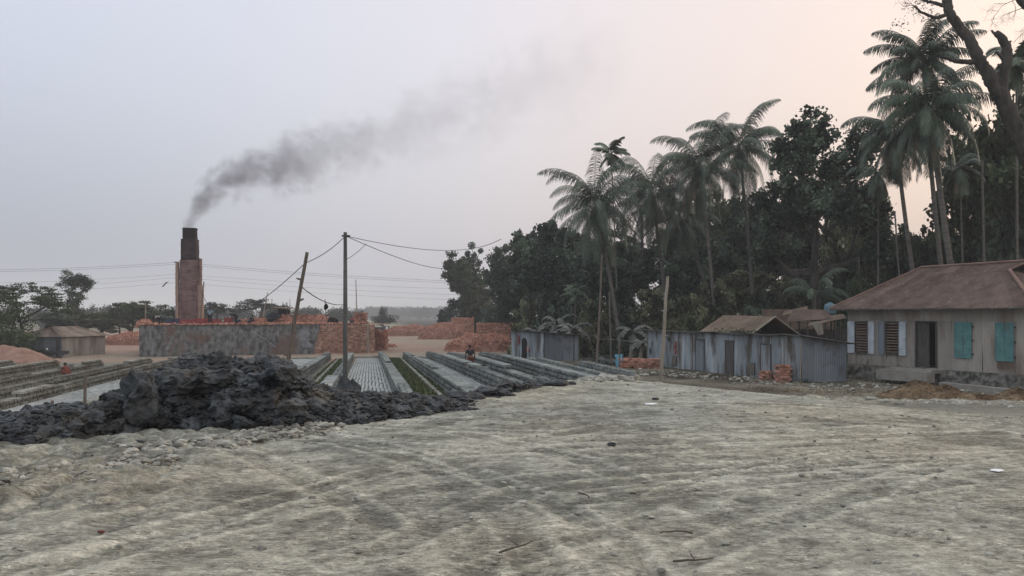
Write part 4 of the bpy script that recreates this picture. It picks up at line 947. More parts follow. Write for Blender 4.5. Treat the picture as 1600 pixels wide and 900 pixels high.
# ramshackle shelter between the hut and the house
rk = empty('open_shelter', Vector((17.3, 46.5, 0))); tag(rk, 'ramshackle open shelter with torn rusty sheets behind the long tin shed', 'shelter')
f = MB(); croof(f, P(1228, 503, 47), P(1302, 498, 45), P(1292, 485, 49), P(1240, 483, 51), .11, .015, 21); child(f, 'roof_sheet', M['rust'], rk)
f = MB(); croof(f, P(1262, 509, 45.2), P(1322, 497, 43.9), P(1318, 491, 46), P(1270, 497, 47), .11, .02, 22); child(f, 'roof_sheet', M['rust2'], rk, 'torn grey brown sheet sagging to the right')
f = MB(); croof(f, P(1222, 493, 51), P(1262, 484, 51), P(1262, 478, 54), P(1226, 486, 54), .11, .015, 23); child(f, 'roof_sheet', M['rust2'], rk)
f = MB(); f.slab([P(1268, 503, 44.8), P(1284, 505, 44.6), P(1287, 522, 44.6), P(1278, 524, 44.7)], .03); child(f, 'hanging_sack', M['bamboo'], rk, 'pale torn sack hanging from the roof edge')
for px, y in ((1249, 48), (1262, 45.6), (1299, 45.2), (1318, 44.4), (1235, 50)): f = MB(); p_ = P(px, 500, y); f.tube([Vector((p_.x, p_.y, 0)), p_], .05, 6); child(f, 'pole', M['wooddark'], rk)
f = MB(); f.bar(P(1245, 506, 46.5), P(1320, 500, 44.3), .07); child(f, 'beam', M['wooddark'], rk)
f = MB(); f.box((18.2, 50.5, 1.2), (6.5, .1, 2.4), rotm(0, 0, -.25)); child(f, 'back_wall', M['wooddark'], rk)
f = MB(); p0 = P(1248, 482, 56); f.box((p0.x, 56, 1.85), (5, .3, 3.7), rotm(0, 0, -.1)); tag(f.build('mud_wall', M['rust2'], loc=(p0.x, 56, 0)), 'dull brown hut wall half hidden under trees behind the rusty shelter', 'wall')
f = MB(); c_ = P(1297, 483, 49.5); n_ = 16; pr = [(.0, -.34), (.33, -.34), (.36, -.2), (.33, -.08), (.36, .05), (.33, .2), (.30, .30), (.12, .36), (.12, .42), (0, .42)]
v = [(c_.x+a_*math.cos(2*math.pi*k/n_), c_.y+a_*math.sin(2*math.pi*k/n_), c_.z+b_) for a_, b_ in pr for k in range(n_)]
f.add(v, [[i*n_+k, i*n_+(k+1) % n_, (i+1)*n_+(k+1) % n_, (i+1)*n_+k] for i in range(len(pr)-1) for k in range(n_)]); tk = tag(f.build('water_tank', M['cage'], smooth=True, loc=c_), 'pale blue plastic water tank behind the left end of the house roof', 'water tank')
f = MB(); f.box((c_.x, c_.y, c_.z-.38), (1.1, 1.0, .08)); 
for sx in (-.45, .45):
    for sy in (-.4, .4): f.tube([(c_.x+sx, c_.y+sy, 0), (c_.x+sx, c_.y+sy, c_.z-.4)], .05, 5)
tag(f.build('tank_stand', M['wooddark'], loc=(c_.x, c_.y, 0)), 'dark timber stand carrying the pale blue water tank', 'stand')
# ------------------------------------------------------------------ left hut
B0 = hit(97, 557.5, 30); gB = B0.z; Bu = Vector((.2, .98, 0)); Bv = Vector((-.98, .2, 0)); BL = 6.4; BW = 5.0
def BP(a, d, z): return Vector((B0.x, B0.y, gB))+Bu*a+Bv*d+Vector((0, 0, z))
hk = (557-526)/F*B0.y
lh = empty('brown_roof_hut', B0); tag(lh, 'lone low hut with brown hipped roof in the yard left of the kiln', 'hut')
f = MB(); corr(f, B0, Bv, 0, BW, gB-.2, gB+hk, seed=91, pitch=.14); child(f, 'front_wall', M['tindark'], lh, 'dark bluish tin front wall')
f = MB(); corr(f, B0, Bu, 0, BL, gB-.2, gB+hk, seed=92, nr=(.98, -.2), pitch=.2, amp=.02, sheet=.5); corr(f, B0+Bv*BW, Bu, 0, BL, gB-.2, gB+hk, seed=93); corr(f, B0+Bu*BL, Bv, 0, BW, gB-.2, gB+hk, seed=94); child(f, 'side_wall', M['beige'], lh, 'brownish plank side wall with rusty sheets')
e0 = BP(-.35, -.35, hk); e1 = BP(BL+.5, -.35, hk); e2 = BP(BL+.5, BW+.35, hk); e3 = BP(-.35, BW+.35, hk); rA = BP(1.2, BW/2, hk+1.05); rB = BP(BL-1.3, BW/2, hk+1.05)
f = MB(); croof(f, e0, e1, rB, rA, .12, .012, 31); croof(f, e2, e3, rA, rB, .12, .012, 32); croof(f, e3, e0, rA, rA, .12, .012, 33); croof(f, e1, e2, rB, rB, .12, .012, 34); child(f, 'roof', M['hutroof'], lh)
f = MB(); g1 = rA+Vector((0, 0, .12)); f.slab([g1-Bu*.45, g1-Bu*.3+Bv*.7-Vector((0,0,.33)), g1+Bu*.3+Bv*.7-Vector((0,0,.33)), g1+Bu*.5], .03); child(f, 'roof_vent', M['wooddark'], lh)
f = MB(); f.box(BP(-.05, .45, hk*.45), (.5, .04, hk*.9), rotm(0, 0, math.atan2(Bv.y, Bv.x))); child(f, 'door', M['tinroof'], lh)
# motorbike leaning and a low handcart in front of the hut
mc = hit(66, 560, 30); bike = empty('motorbike', mc); tag(bike, 'dark motorbike with a pale headlight parked before the lone hut', 'motorbike')
def wheel(c, rad, wd, yaw):
    f = MB(); n = 16; ax = Vector((math.cos(yaw), math.sin(yaw), 0)); f.tube([c+(ax*math.cos(2*math.pi*k/n)+Vector((0,0,1))*math.sin(2*math.pi*k/n))*rad for k in range(n+1)], wd, 6, False)
    for k in range(4): d = ax*math.cos(math.pi*k/4)+Vector((0,0,math.sin(math.pi*k/4))); f.tube([c-d*rad, c+d*rad], wd*.2, 4)
    return f
wy = -.2; d_ = Vector((math.cos(wy), math.sin(wy), 0))
for s_ in (-.62, .62): child(wheel(mc+d_*s_+Vector((0, 0, .3)), .27, .05, wy), 'wheel', M['rubber'], bike)
f = MB(); f.tube([mc+d_*-.62+Vector((0,0,.3)), mc+d_*-.1+Vector((0,0,.45)), mc+d_*.35+Vector((0,0,.75)), mc+d_*.62+Vector((0,0,.3))], [.05,.12,.07,.04], 6); child(f, 'frame', M['truckpaint'], bike)
f = MB(); f.tube([mc+d_*-.7+Vector((0,0,.78)), mc+d_*-.3+Vector((0,0,.72)), mc+d_*.0+Vector((0,0,.78)), mc+d_*.25+Vector((0,0,.85))], [.07,.12,.13,.08], 6); child(f, 'seat_and_tank', M['rubber'], bike)
f = MB(); hb = mc+d_*.45+Vector((0,0,1.0)); n2 = Vector((-d_.y, d_.x, 0)); f.tube([hb-n2*.35, hb, hb+n2*.35], .025, 5); f.tube([hb, mc+d_*.62+Vector((0,0,.3))], .03, 5); child(f, 'handlebar', M['truckpaint'], bike)
f = MB(); chunk(f, hb+d_*.1+Vector((0,0,-.08)), (.11, .11, .11), 2, 3, rough=.05); child(f, 'headlight', M['litter'], bike)
cp = hit(88, 559.5, 30); cart = empty('handcart', cp); tag(cart, 'low dark handcart standing right of the motorbike before the lone hut', 'handcart')
f = MB(); f.box(cp+Vector((0,0,.42)), (1.9, 1.0, .10), rotm(0, 0, .15)); 
for s_ in (-1, 1): f.box(cp+Vector((0, s_*.48, .58)), (1.9, .05, .25), rotm(0, 0, .15))
child(f, 'bed', M['truckpaint'], cart)
for s_ in (-.5, .5): child(wheel(cp+Vector((.1, s_, .3)), .27, .04, .15), 'wheel', M['rubber'], cart)
# ------------------------------------------------------------------ heaps and stacks of fired bricks
def heap(name, cx, cy, L, W_, Hh, n, label, mm='brick', rz=0, seed=1, flat=.5, cat='brick heap', bs=(.25, .12, .08), top=0.):
    r = np.random.RandomState(seed); f = MB(); c = Vector((cx, cy, float(gz(cx, cy)))); m0 = rotm(0, 0, rz)
    def hz_(u, v): 
        d = np.maximum(np.abs(u)**2.2+np.abs(v)**2, 0); return Hh*np.clip(1-d, 0, 1)**flat*(1+.22*fbm(u*3+seed, v*3, 1, 2, seed))
    nn_ = 26; U, V = np.meshgrid(np.linspace(-1, 1, nn_), np.linspace(-1, 1, nn_)); z = hz_(U.ravel(), V.ravel())-.06-.25*(np.maximum(np.abs(U), np.abs(V)).ravel() > .97)
    pts = np.column_stack([U.ravel()*L/2, V.ravel()*W_/2, z])@m0.T+np.array(c); i0 = (np.arange(nn_-1)[:, None]*nn_+np.arange(nn_-1)[None]).ravel()
    f.add(pts, np.stack([i0, i0+1, i0+1+nn_, i0+nn_], 1), tint=.15)
    u = r.rand(n)*2-1; v = r.rand(n)**1.0*2-1; k = (np.abs(u)**2.2+v**2) < 1.05; u = u[k]; v = v[k]; z = hz_(u, v)
    C = np.column_stack([u*L/2, v*W_/2, z+.03*r.rand(len(u))])@m0.T+np.array(c); Ms = np.array([rotm(*(r.rand(3)*6.28)) for _ in u])
    f.boxes(C, np.array(bs), Ms, r.rand(len(u)))
    return tag(f.build(name, M[mm], loc=c), label, cat)
def block_stack(name, cx, cy, L, D_, z1, label, rz=0, seed=1, mm='brick', lean=.2, cat='brick stack', z0=None, topn=.6, rag=.03):
    f = MB(); c = Vector((cx, cy, float(gz(cx, cy)) if z0 is None else z0)); ux = Vector((math.cos(rz), math.sin(rz), 0)); uy = Vector((-math.sin(rz), math.cos(rz), 0))
    fn = lambda a, d, z: Vector((c.x, c.y, 0))+ux*a+uy*d+Vector((0, 0, z))
    fn2 = lambda a, d, z: Vector((c.x, c.y, 0))+ux*d+uy*a+Vector((0, 0, z))
    hgt = z1-c.z
    for k, (g_, a0, a1, d0) in enumerate(((fn, -L/2, L/2, -D_/2), (fn, -L/2, L/2, D_/2), (fn2, -D_/2, D_/2, -L/2), (fn2, -D_/2, D_/2, L/2))):
        C, S, A_, T = brickwall(f, a0, a1, c.z-.05, z1, d0, seed*10+k, lean=lean, fn=g_, rag=rag, topn=topn)
        if len(C): f.boxes(C, S, np.array([rotm(0, 0, rz+(0 if k < 2 else math.pi/2)+x) for x in A_]), T)
    f.box(fn(0, 0, c.z+hgt/2-.15), (L-.15, D_-.15, hgt-.25), rotm(0, 0, rz), .3)
    return tag(f.build(name, M[mm], loc=c), label, cat)
def at(px, py, y0=60): p = hit(px, py, y0); return p.x, p.y, p.z
x, y, z = at(752, 549); heap('brick_heap', x, y+1.5, 8.8, 5.5, 2.0, 3000, 'big loose heap of broken red bricks left of the small tin shed', seed=1)
x, y, z = at(773, 545); block_stack('brick_stack', x+.3, y+5.0, 5.2, 3, 2.35, 'squared stack of red bricks behind the loose heap, against the dark trees', seed=2, rz=.1)
x, y, z = at(690, 530, 80); heap('brick_heap', x+.6, y, 9.5, 5, 2.9, 2200, 'red brick heap with straight left flank at the right side of the track', seed=3, flat=.6)
x, y, z = at(733, 530, 80); block_stack('brick_stack', x-1.2, y+1, 3.6, 3, 2.95, 'tall small brick stack rising right behind the heap at the track', seed=4)
x, y, z = at(643, 525, 80); heap('brick_heap', x, y, 10.6, 4, 2.15, 1700, 'long even heap of red bricks across the far end of the track', seed=5, flat=.35)
f = None
x, y, z = at(582, 548, 70); block_stack('brick_stack', x-.1, y+2.4, 2.5, 2.8, 1.55, 'ragged brick stack leaning at the right end of the kiln', seed=6, topn=1.5, rag=.07)
x, y, z = at(604, 543, 70); heap('brick_heap', x, y+1, 2.6, 1.6, .38, 160, 'few broken bricks spilled right of the kiln end', seed=7)
x, y, z = at(195, 540, 70); heap('brick_heap', x+.6, y+3, 10, 4, 1.7, 1500, 'pale red brick heap between the lone hut and the kiln', seed=8, flat=.35)
p_ = KP(LW+5.2, 3.4, KT); block_stack('brick_stack', p_.x, p_.y, 1.15, 1.2, KT+1.45, 'tall narrow pile of bricks on the right end of the kiln top', seed=9, z0=KT, lean=.3, topn=1.6, rag=.08)
p_ = KP(LW+1.0, 5, KT); heap('brick_heap', p_.x, p_.y, 3.2, 2, .75, 240, 'low brick heap on the kiln top behind the concrete pole', seed=10); COL.objects[-1].location.z = KT
# red earth mound left
def mound(name, cx, cy, L, W_, Hh, mm, label, cat, seed=1, pw=1.0, rough=.12, zb=None, rz=0):
    f = MB(); nn_ = 60; U, V = np.meshgrid(np.linspace(-1, 1, nn_), np.linspace(-1, 1, nn_)); U = U.ravel(); V = V.ravel(); d = np.sqrt(U**2+V**2)
    z = Hh*np.clip(1-d**(1.3*pw), 0, 1)*(1+.35*fbm(U*2+seed, V*2, 1, 3, seed))+rough*fbm(U*L/2, V*W_/2, .5, 3, seed+4)*np.clip(1-d, 0, 1)**.5-.08*(d > .95)
    x_ = cx+(U*L/2)*math.cos(rz)-(V*W_/2)*math.sin(rz); y_ = cy+(U*L/2)*math.sin(rz)+(V*W_/2)*math.cos(rz); i0 = (np.arange(nn_-1)[:, None]*nn_+np.arange(nn_-1)[None]).ravel()
    f.add(np.column_stack([x_, y_, z+(gz(x_, y_) if zb is None else zb)]), np.stack([i0, i0+1, i0+1+nn_, i0+nn_], 1))
    return f, lambda: tag(f.build(name, M[mm], loc=G(cx, cy)), label, cat)
x, y, z = at(18, 569, 40); f, b_ = mound('earth_mound', x-2, y+2.2, 9.5, 5.2, 1.55, 'reddust', 'smooth mound of red brick dust at the left edge of the yard', 'earth mound', 3); b_()
# small stacks near the long shed
x, y, z = at(1001, 576, 40); block_stack('brick_pile', x, y+.5, 2.3, .7, z+.72, 'low red brick pile left of the long tin shed', seed=11, rz=-.25, topn=.8, cat='brick pile', rag=.02, lean=.15)
q = SP(say(1234), -.42, 0); block_stack('brick_pile', q.x, q.y, .42, .4, .92, 'knee high red brick pile by the corner of the long tin shed', rz=math.atan2(SU.y, SU.x), seed=12, z0=-.02, topn=.2, cat='brick pile', rag=.01, lean=.03)
q = SP(say(1206), -.35, 0); block_stack('brick_pile', q.x, q.y, .38, .35, .46, 'very small red brick pile at the foot of the long shed wall', rz=math.atan2(SU.y, SU.x), seed=13, z0=-.02, topn=.2, cat='brick pile', rag=.01, lean=.03)
c_ = hit(967, 575, 40); cloth_at('blue_tarp', Vector((c_.x, c_.y-.1, c_.z+.42)), .42, .85, M['tarp'], 'light blue tarp draped over the left end of the low brick pile', 'tarp', Vector((1, 0, 0)), 8, .3)
# straw and husk heaps
def straw_heap(px, py, Lm, Wm, Hm, label, seed, rz=0):
    p = hit(px, py, 24); f, b_ = mound('straw_heap', p.x, p.y, Lm, Wm, Hm, 'straw', label, 'straw heap', seed, rough=.10, rz=rz); r = np.random.RandomState(seed); n = int(1500*Lm*Wm/6)
    u = np.clip(r.randn(n)*.42, -1, 1); v = np.clip(r.randn(n)*.42, -1, 1); d = np.sqrt(u*u+v*v); z = Hm*np.clip(1-d**1.3, 0, 1)*(1+.35*fbm(u*2+seed, v*2, 1, 3, seed))
    x_ = p.x+(u*Lm/2)*math.cos(rz)-(v*Wm/2)*math.sin(rz); y_ = p.y+(u*Lm/2)*math.sin(rz)+(v*Wm/2)*math.cos(rz)
    leaves(f, np.column_stack([x_, y_, gz(x_, y_)+z+.015]), .15, r, .4, aspect=7.); b_()
straw_heap(1432, 622, 3.0, 1.8, .68, 'brown straw heap before the house door', 41, -.2); straw_heap(1475, 624, 2.6, 1.6, .50, 'reddish brown husk heap right of the straw before the door', 42)
straw_heap(1530, 628, 2.9, 1.3, .30, 'low spread of brown straw between two bigger straw heaps', 43); straw_heap(1592, 628, 2.4, 1.8, .50, 'brown straw heap at the right edge under the teal shutters', 44)
# ------------------------------------------------------------------ truck far off
tp = hit(590, 523.5, 90); trk = empty('truck', tp); tag(trk, 'dark open truck seen from the side, parked behind the kiln end', 'truck')
def tb(name, c, s, mm, par=trk): f = MB(); f.box(tp+Vector(c), s); return child(f, name, M[mm], par)
k_ = tp.y/F
tb('cargo_bed', (-.3*0-.4, 0, 1.35), (3.6, 2.0, .8), 'truckpaint'); tb('chassis', (0, 0, .8), (4.8, .9, .2), 'rubber'); tb('cab', (1.95, 0, 1.35), (1.2, 1.9, 1.25), 'truckpaint')
f = MB(); f.box(tp+Vector((2.2, -.96, 1.6)), (.5, .03, .45)); child(f, 'window', M['litter'], trk)
for sx in (-1.4, 1.7):
    for sy in (-.85, .85): child(wheel(tp+Vector((sx, sy, .42)), .36, .12, 0), 'wheel', M['rubber'], trk)
# ------------------------------------------------------------------ poles
b_ = hit(539, 606, 14); gpy = 18.2; bx = P(539, 606, 20.5)
def ground_at(px, Y): X_ = (px-800)/F*Y; return Vector((X_, Y, float(gz(X_, Y))))
PY = 27.0; g0_ = ground_at(539.5, PY); tp_ = P(539.5, 363, PY); pole = empty('concrete_pole', g0_); tag(pole, 'upright grey concrete utility pole standing among the brick rows', 'utility pole')
f = MB(); f.tube([g0_, tp_], [.105, .07], 4); child(f, 'shaft', M['concrete'], pole)
f = MB()
for k in range(9):
    z = g0_.z+.8+k*(tp_.z-g0_.z-1)/9; w_ = .105-.035*(z-g0_.z)/(tp_.z-g0_.z); f.box((g0_.x, g0_.y, z), (w_*1.55, w_*1.55, .012), rotm(0, 0, math.pi/4*0))
child(f, 'joint_mark', M['wooddark'], pole)
f = MB(); f.bar(tp_+Vector((-.12, 0, -.12)), tp_+Vector((.16, 0, -.12)), .05); child(f, 'wire_bracket', M['rubber'], pole)
f = MB(); chunk(f, ground_at(541, PY-.3)+Vector((0, 0, .35)), (.5, .4, .8), 3, 77, rough=.8); tag(f.build('clay_lump', M['clay'], loc=ground_at(541, PY-.3)), 'lump of dark clay banked around the foot of the concrete pole', 'clay lump')
lpY = 21.5; lb = ground_at(436, lpY); lt = P(480, 394, lpY-.3); lean_pole = post('leaning_pole', lb, lt, .068, .045, M['wood'], 'crooked wooden pole with knots leaning right behind the dark heap', 'pole', bend=-.06, n=14, knots=7, seed=4)
b4 = ground_at(1033, 31.5); post('bamboo_pole', b4, P(1043, 432, 31.5), .075, .06, M['bamboo'], 'pale bamboo pole standing before the left end of the long tin shed', 'pole', bend=-.04, n=12, knots=3, seed=8)
post('thin_pole', ground_at(932, 52), P(940.5, 397, 52), .08, .055, M['wood'], 'thin tall grey pole rising before the dark trees right of the small shed', 'pole', bend=.04, knots=2, seed=9)
post('bamboo_post', P(558, 512, 110), P(556, 437, 110), .10, .05, M['bamboo'], 'thin bamboo rod rising just right of the concrete pole beyond the kiln', 'post', seed=10)
post('small_post', ground_at(1168/1.0*0+968, 48), P(968, 531, 48), .04, .035, M['wood'], 'short grey post left behind the low brick pile', 'post', seed=12)
f = MB(); f.tube([P(935, 530, 55), P(968, 531, 48), P(990, 534, 46), P(1012, 530, 50)], .012, 4); tag(f.build('clothes_line', M['bamboo']), 'thin clothes line strung at the small post behind the low brick pile', 'clothes line')
for i, (px, y0_, y1_, Y_, lab) in enumerate([(133, 585, 632, 26, 'short wooden stake at the edge of the left bed, tallest of the left ones'), (191, 589, 618, 25.5, 'short stubby stake in the left bed right next to the dark heap'), (206, 570, 606, 27, 'wooden stake beside the small stub, furthest right in the left yard'), (80, 626, 640, 24, 'tiny stake at the edge of the left bed, furthest left')]):
    p_ = P(px, y0_, Y_); g_ = ground_at(px, Y_); post('wooden_stake', g_+Vector((-.03*i, 0, -.1)), p_+Vector((.04*(i % 2), 0, 0)), .06, .045, M['wood'], lab, 'stake', seed=20+i, n=6)
post('broken_branch', P(170, 640, 10.9), P(177, 625, 10.9), .035, .02, M['twig'], 'small broken branch poking from the dark heap at its left shoulder', 'branch', seed=31, n=4)
for i, (px, y0_, y1_, Y_, rr, lab) in enumerate([(227.5, 472, 506, 84, .07, 'pale post at the left end of the kiln top'), (313, 504, 505, 92, .07, ''), (414, 458, 497, 100, .07, ''), (425, 467, 497, 100, .05, 'thin rod rising from the kiln top before the umbrella tree'), (442, 472, 495, 99, .05, 'thin rod standing on the roof of the small box on the kiln'), (453, 467, 495, 99, .04, 'thin rod right of the small box on the kiln')]):
    if lab: post('rod', P(px, 508 if i == 0 else 505, Y_), P(px, y0_, Y_), rr, rr*.7, M['bamboo' if i == 0 else 'wood'], lab, 'rod', seed=40+i)
post('leaning_rod', P(313, 503, 91), P(318.5, 440, 91), .09, .06, M['wood'], 'dark rod leaning against the right side of the chimney', 'rod', seed=51)
post('leaning_rod', P(411, 494, 98), P(418, 457, 98), .08, .05, M['bamboo'], 'pale rod leaning on the brick stack of the kiln top', 'rod', seed=52)
post('fence_rail', P(448, 489, 98), P(520, 493, 98), .05, .05, M['wood'], 'long thin rail laid along the brick stack on the kiln top', 'rail', seed=53)
def wire(name, a, b, sag, rr, label, mm='wire', n=24):
    r0_, r1_ = rr if isinstance(rr, tuple) else (rr, rr); rr = [r0_+(r1_-r0_)*i/n for i in range(n+1)]
    f = MB(); a = Vector(a); b = Vector(b); pts = []
    for i in range(n+1): t = i/n; p = a.lerp(b, t); p.z -= sag*4*t*(1-t); pts.append(p)
    f.tube(pts, rr, 4, False); return tag(f.build(name, M[mm], loc=a), label, 'wire')
tpw = tp_+Vector((0, 0, -.12)); lk = P(477, 411, lpY)
wire('overhead_wire', tpw, lk, .10, .011, 'wire from the concrete pole down to the leaning pole top')
wire('overhead_wire', lk, P(316, 459, 91), 1.9, (.010, .03), 'slack wire sagging from the leaning pole to the chimney')
wire('overhead_wire', P(470, 447, lpY), P(537, 476, PY), .16, .013, 'wire from the middle of the leaning pole to the concrete pole')
wire('overhead_wire', tpw, P(783, 373.5, 74), .75, (.012, .03), 'upper wire from the concrete pole to the dark trees')
wire('overhead_wire', tpw, P(697, 419, 90), .35, (.012, .034), 'lower wire slanting from the concrete pole to the leftmost trees')
wire('overhead_wire', tp_+Vector((.06, 0, -.9)), P(572, 381, 33), .05, .010, 'short stay wire branching right below the pole top')
wire('overhead_wire', P(820, 515, 56), P(1040, 462, 31.5), .55, .014, 'wire sagging from the small shed roof to the pale bamboo pole')
f = MB(); h_ = P(508, 468, 24.5); f.tube([h_, h_+Vector((0, 0, -.18))], .012, 4); chunk(f, h_+Vector((.03, 0, -.24)), (.07, .04, .10), 2, 5, rough=.6); tag(f.build('hanging_object', M['rubber'], loc=h_), 'small dark object hanging from the wire left of the concrete pole', 'hanging object')  # dark lump on a short cord
for i, (ya, yb, yc, Y_) in enumerate([(418.5, 409.5, 441, 150), (421.5, 412.5, 444, 152), (440, 428, 452, 155), (452, 433, 462, 150), (458, 441, 470, 158)]):
    a = P(-120, ya+3, Y_); b = P(281, yb, Y_); c = P(760, yc, Y_); f = MB(); pts = []
    for A_, B_ in ((a, b), (b, c)):
        for k in range(20): t = k/20; p = A_.lerp(B_, t); p.z -= .5*4*t*(1-t); pts.append(p)
    f.tube(pts+[c], (.030 if i < 2 else .022), 4, False)
    tag(f.build('power_line', M['farwire'], loc=a), 'distant power line running across the sky behind the chimney', 'power line', 'distant power lines behind the chimney')
# ------------------------------------------------------------------ things on the kiln top
def box_frame(name, c, s, mm, label, cat, seed=1):
    f = MB(); c = Vector(c); r = np.random.RandomState(seed); a_ = rotm(0, 0, rzk+r.randn()*.2); t = .04
    for sx in (-1, 1): f.box(c+Vector(a_@np.array([sx*s[0]/2, 0, s[2]/2])), (t, s[1], s[2]), a_); f.box(c+Vector(a_@np.array([0, sx*s[1]/2, s[2]/2])), (s[0]-t, t, s[2]), a_)
    f.box(c+Vector((0, 0, .05)), (s[0]-t, s[1]-t, .05), a_)
    for q in (.0, .5, 1): f.box(c+Vector((0, 0, s[2]*q)), (s[0]+.06, s[1]+.06, .06), a_)
    return tag(f.build(name, mm, loc=c), label, cat)
def ktop(px, d=1.0): # a point on the kiln top at photo column px and depth d behind the wall edge
    k = (px-800)/F; o_ = K0+kn*d; a = (k*o_.y-o_.x)/(ku.x-k*ku.y); return KP(a, d, KT+.02)
cr = [(267, 'crateblue', .85, .55, 'blue crate nearest the bending worker in white'), (277, 'crateblue', .8, .6, 'second blue crate, touching the left foot of the chimney'), (291, 'cratered', 1.7, .5, 'wide red crate at the foot of the chimney'), (316, 'cratered', 1.5, .62, 'red crate between the chimney and the standing worker'), (337, 'cratered', 1.1, .55, 'red crate just right of the standing worker'), (357, 'cratered', .85, .72, 'tall red crate left of the worker bending in dark clothes'), (372.5, 'crateblue', .5, .5, 'small blue crate right of the worker bending in dark clothes')]
for i, (px, mm, wd, hh_, lab) in enumerate(cr): box_frame('crate', ktop(px, 2.0), (wd, .6, hh_), M[mm], lab+' on the kiln', 'crate', i)
r = np.random.RandomState(8); f = MB(); n_ = 620; a_ = r.rand(n_)*24; d_ = r.rand(n_)**1.6*5; C = np.array([KP(x_, y_, KT+.05+.12*z_*z_)[:] for x_, y_, z_ in zip(a_, d_, r.rand(n_))]); f.boxes(C, np.array([.25, .12, .08]), np.array([rotm(*(r.rand(3)*6.28)) for _ in a_]), r.rand(n_))
tag(f.build('loose_bricks', M['brick']), 'loose broken bricks scattered over the kiln top', 'loose bricks', kind='stuff')
p_ = ktop(385, 2); block_stack('brick_pile', p_.x, p_.y, 1.1, .8, KT+.72, 'small brick pile on the kiln right of the worker in dark clothes', seed=31, z0=KT, rz=rzk, cat='brick pile')
p_ = ktop(347, 3); block_stack('brick_pile', p_.x, p_.y, 1.6, .8, KT+.55, 'low brick pile on the kiln behind the red crates', seed=32, z0=KT, rz=rzk, cat='brick pile')
p_ = ktop(226, .8); heap('brick_heap', p_.x, p_.y, 1.6, 1.2, .5, 80, 'little brick heap on the left corner of the kiln top', seed=33); COL.objects[-1].location.z = KT
p_ = ktop(418, 7); block_stack('brick_stack', p_.x, p_.y, 3.0, 2, KT+.85, 'darker low brick stack on the kiln left of the small box', seed=34, z0=KT, rz=rzk, rag=.02)
p_ = ktop(472, 7); block_stack('brick_stack', p_.x, p_.y, 4.4, 2, KT+1.25, 'long brick stack on the kiln top behind the leaning pole', seed=35, z0=KT, rz=rzk, topn=.9)
hb_ = ktop(443, 8); hbx = empty('fire_box_shelter', hb_); tag(hbx, 'small dark box with a flat tin roof on the kiln top', 'small shelter')
f = MB()
for sx in (-.55, .55):
    for sy in (-.5, .5): f.box(hb_+Vector((sx, sy, .9)), (.09, .09, 1.8))
child(f, 'corner_post', M['wooddark'], hbx)
f = MB(); f.box(hb_+Vector((0, .1, 1.15)), (1.0, .9, 1.1)); child(f, 'box', M['black'], hbx)
f = MB(); f.box(hb_+Vector((0, 0, 1.86)), (2.2, 1.6, .07), rotm(.04, .05, 0)); child(f, 'roof', M['rust2'], hbx)
f = MB(); c_ = ktop(426, 6); chunk(f, c_+Vector((0, 0, .75)), (.9, .5, .55), 3, 88, rough=.4); tag(f.build('black_sheet', M['darkcloth'], loc=c_), 'black plastic sheet heaped on the low brick stack of the kiln', 'plastic sheet')
c_ = ktop(517, 4); f = MB(); chunk(f, c_+Vector((0, 0, .35)), (.75, .5, .5), 3, 89, rough=.4); tag(f.build('coal_pile', M['soot'], loc=c_), 'small black coal pile on the kiln left of the concrete pole', 'coal pile')
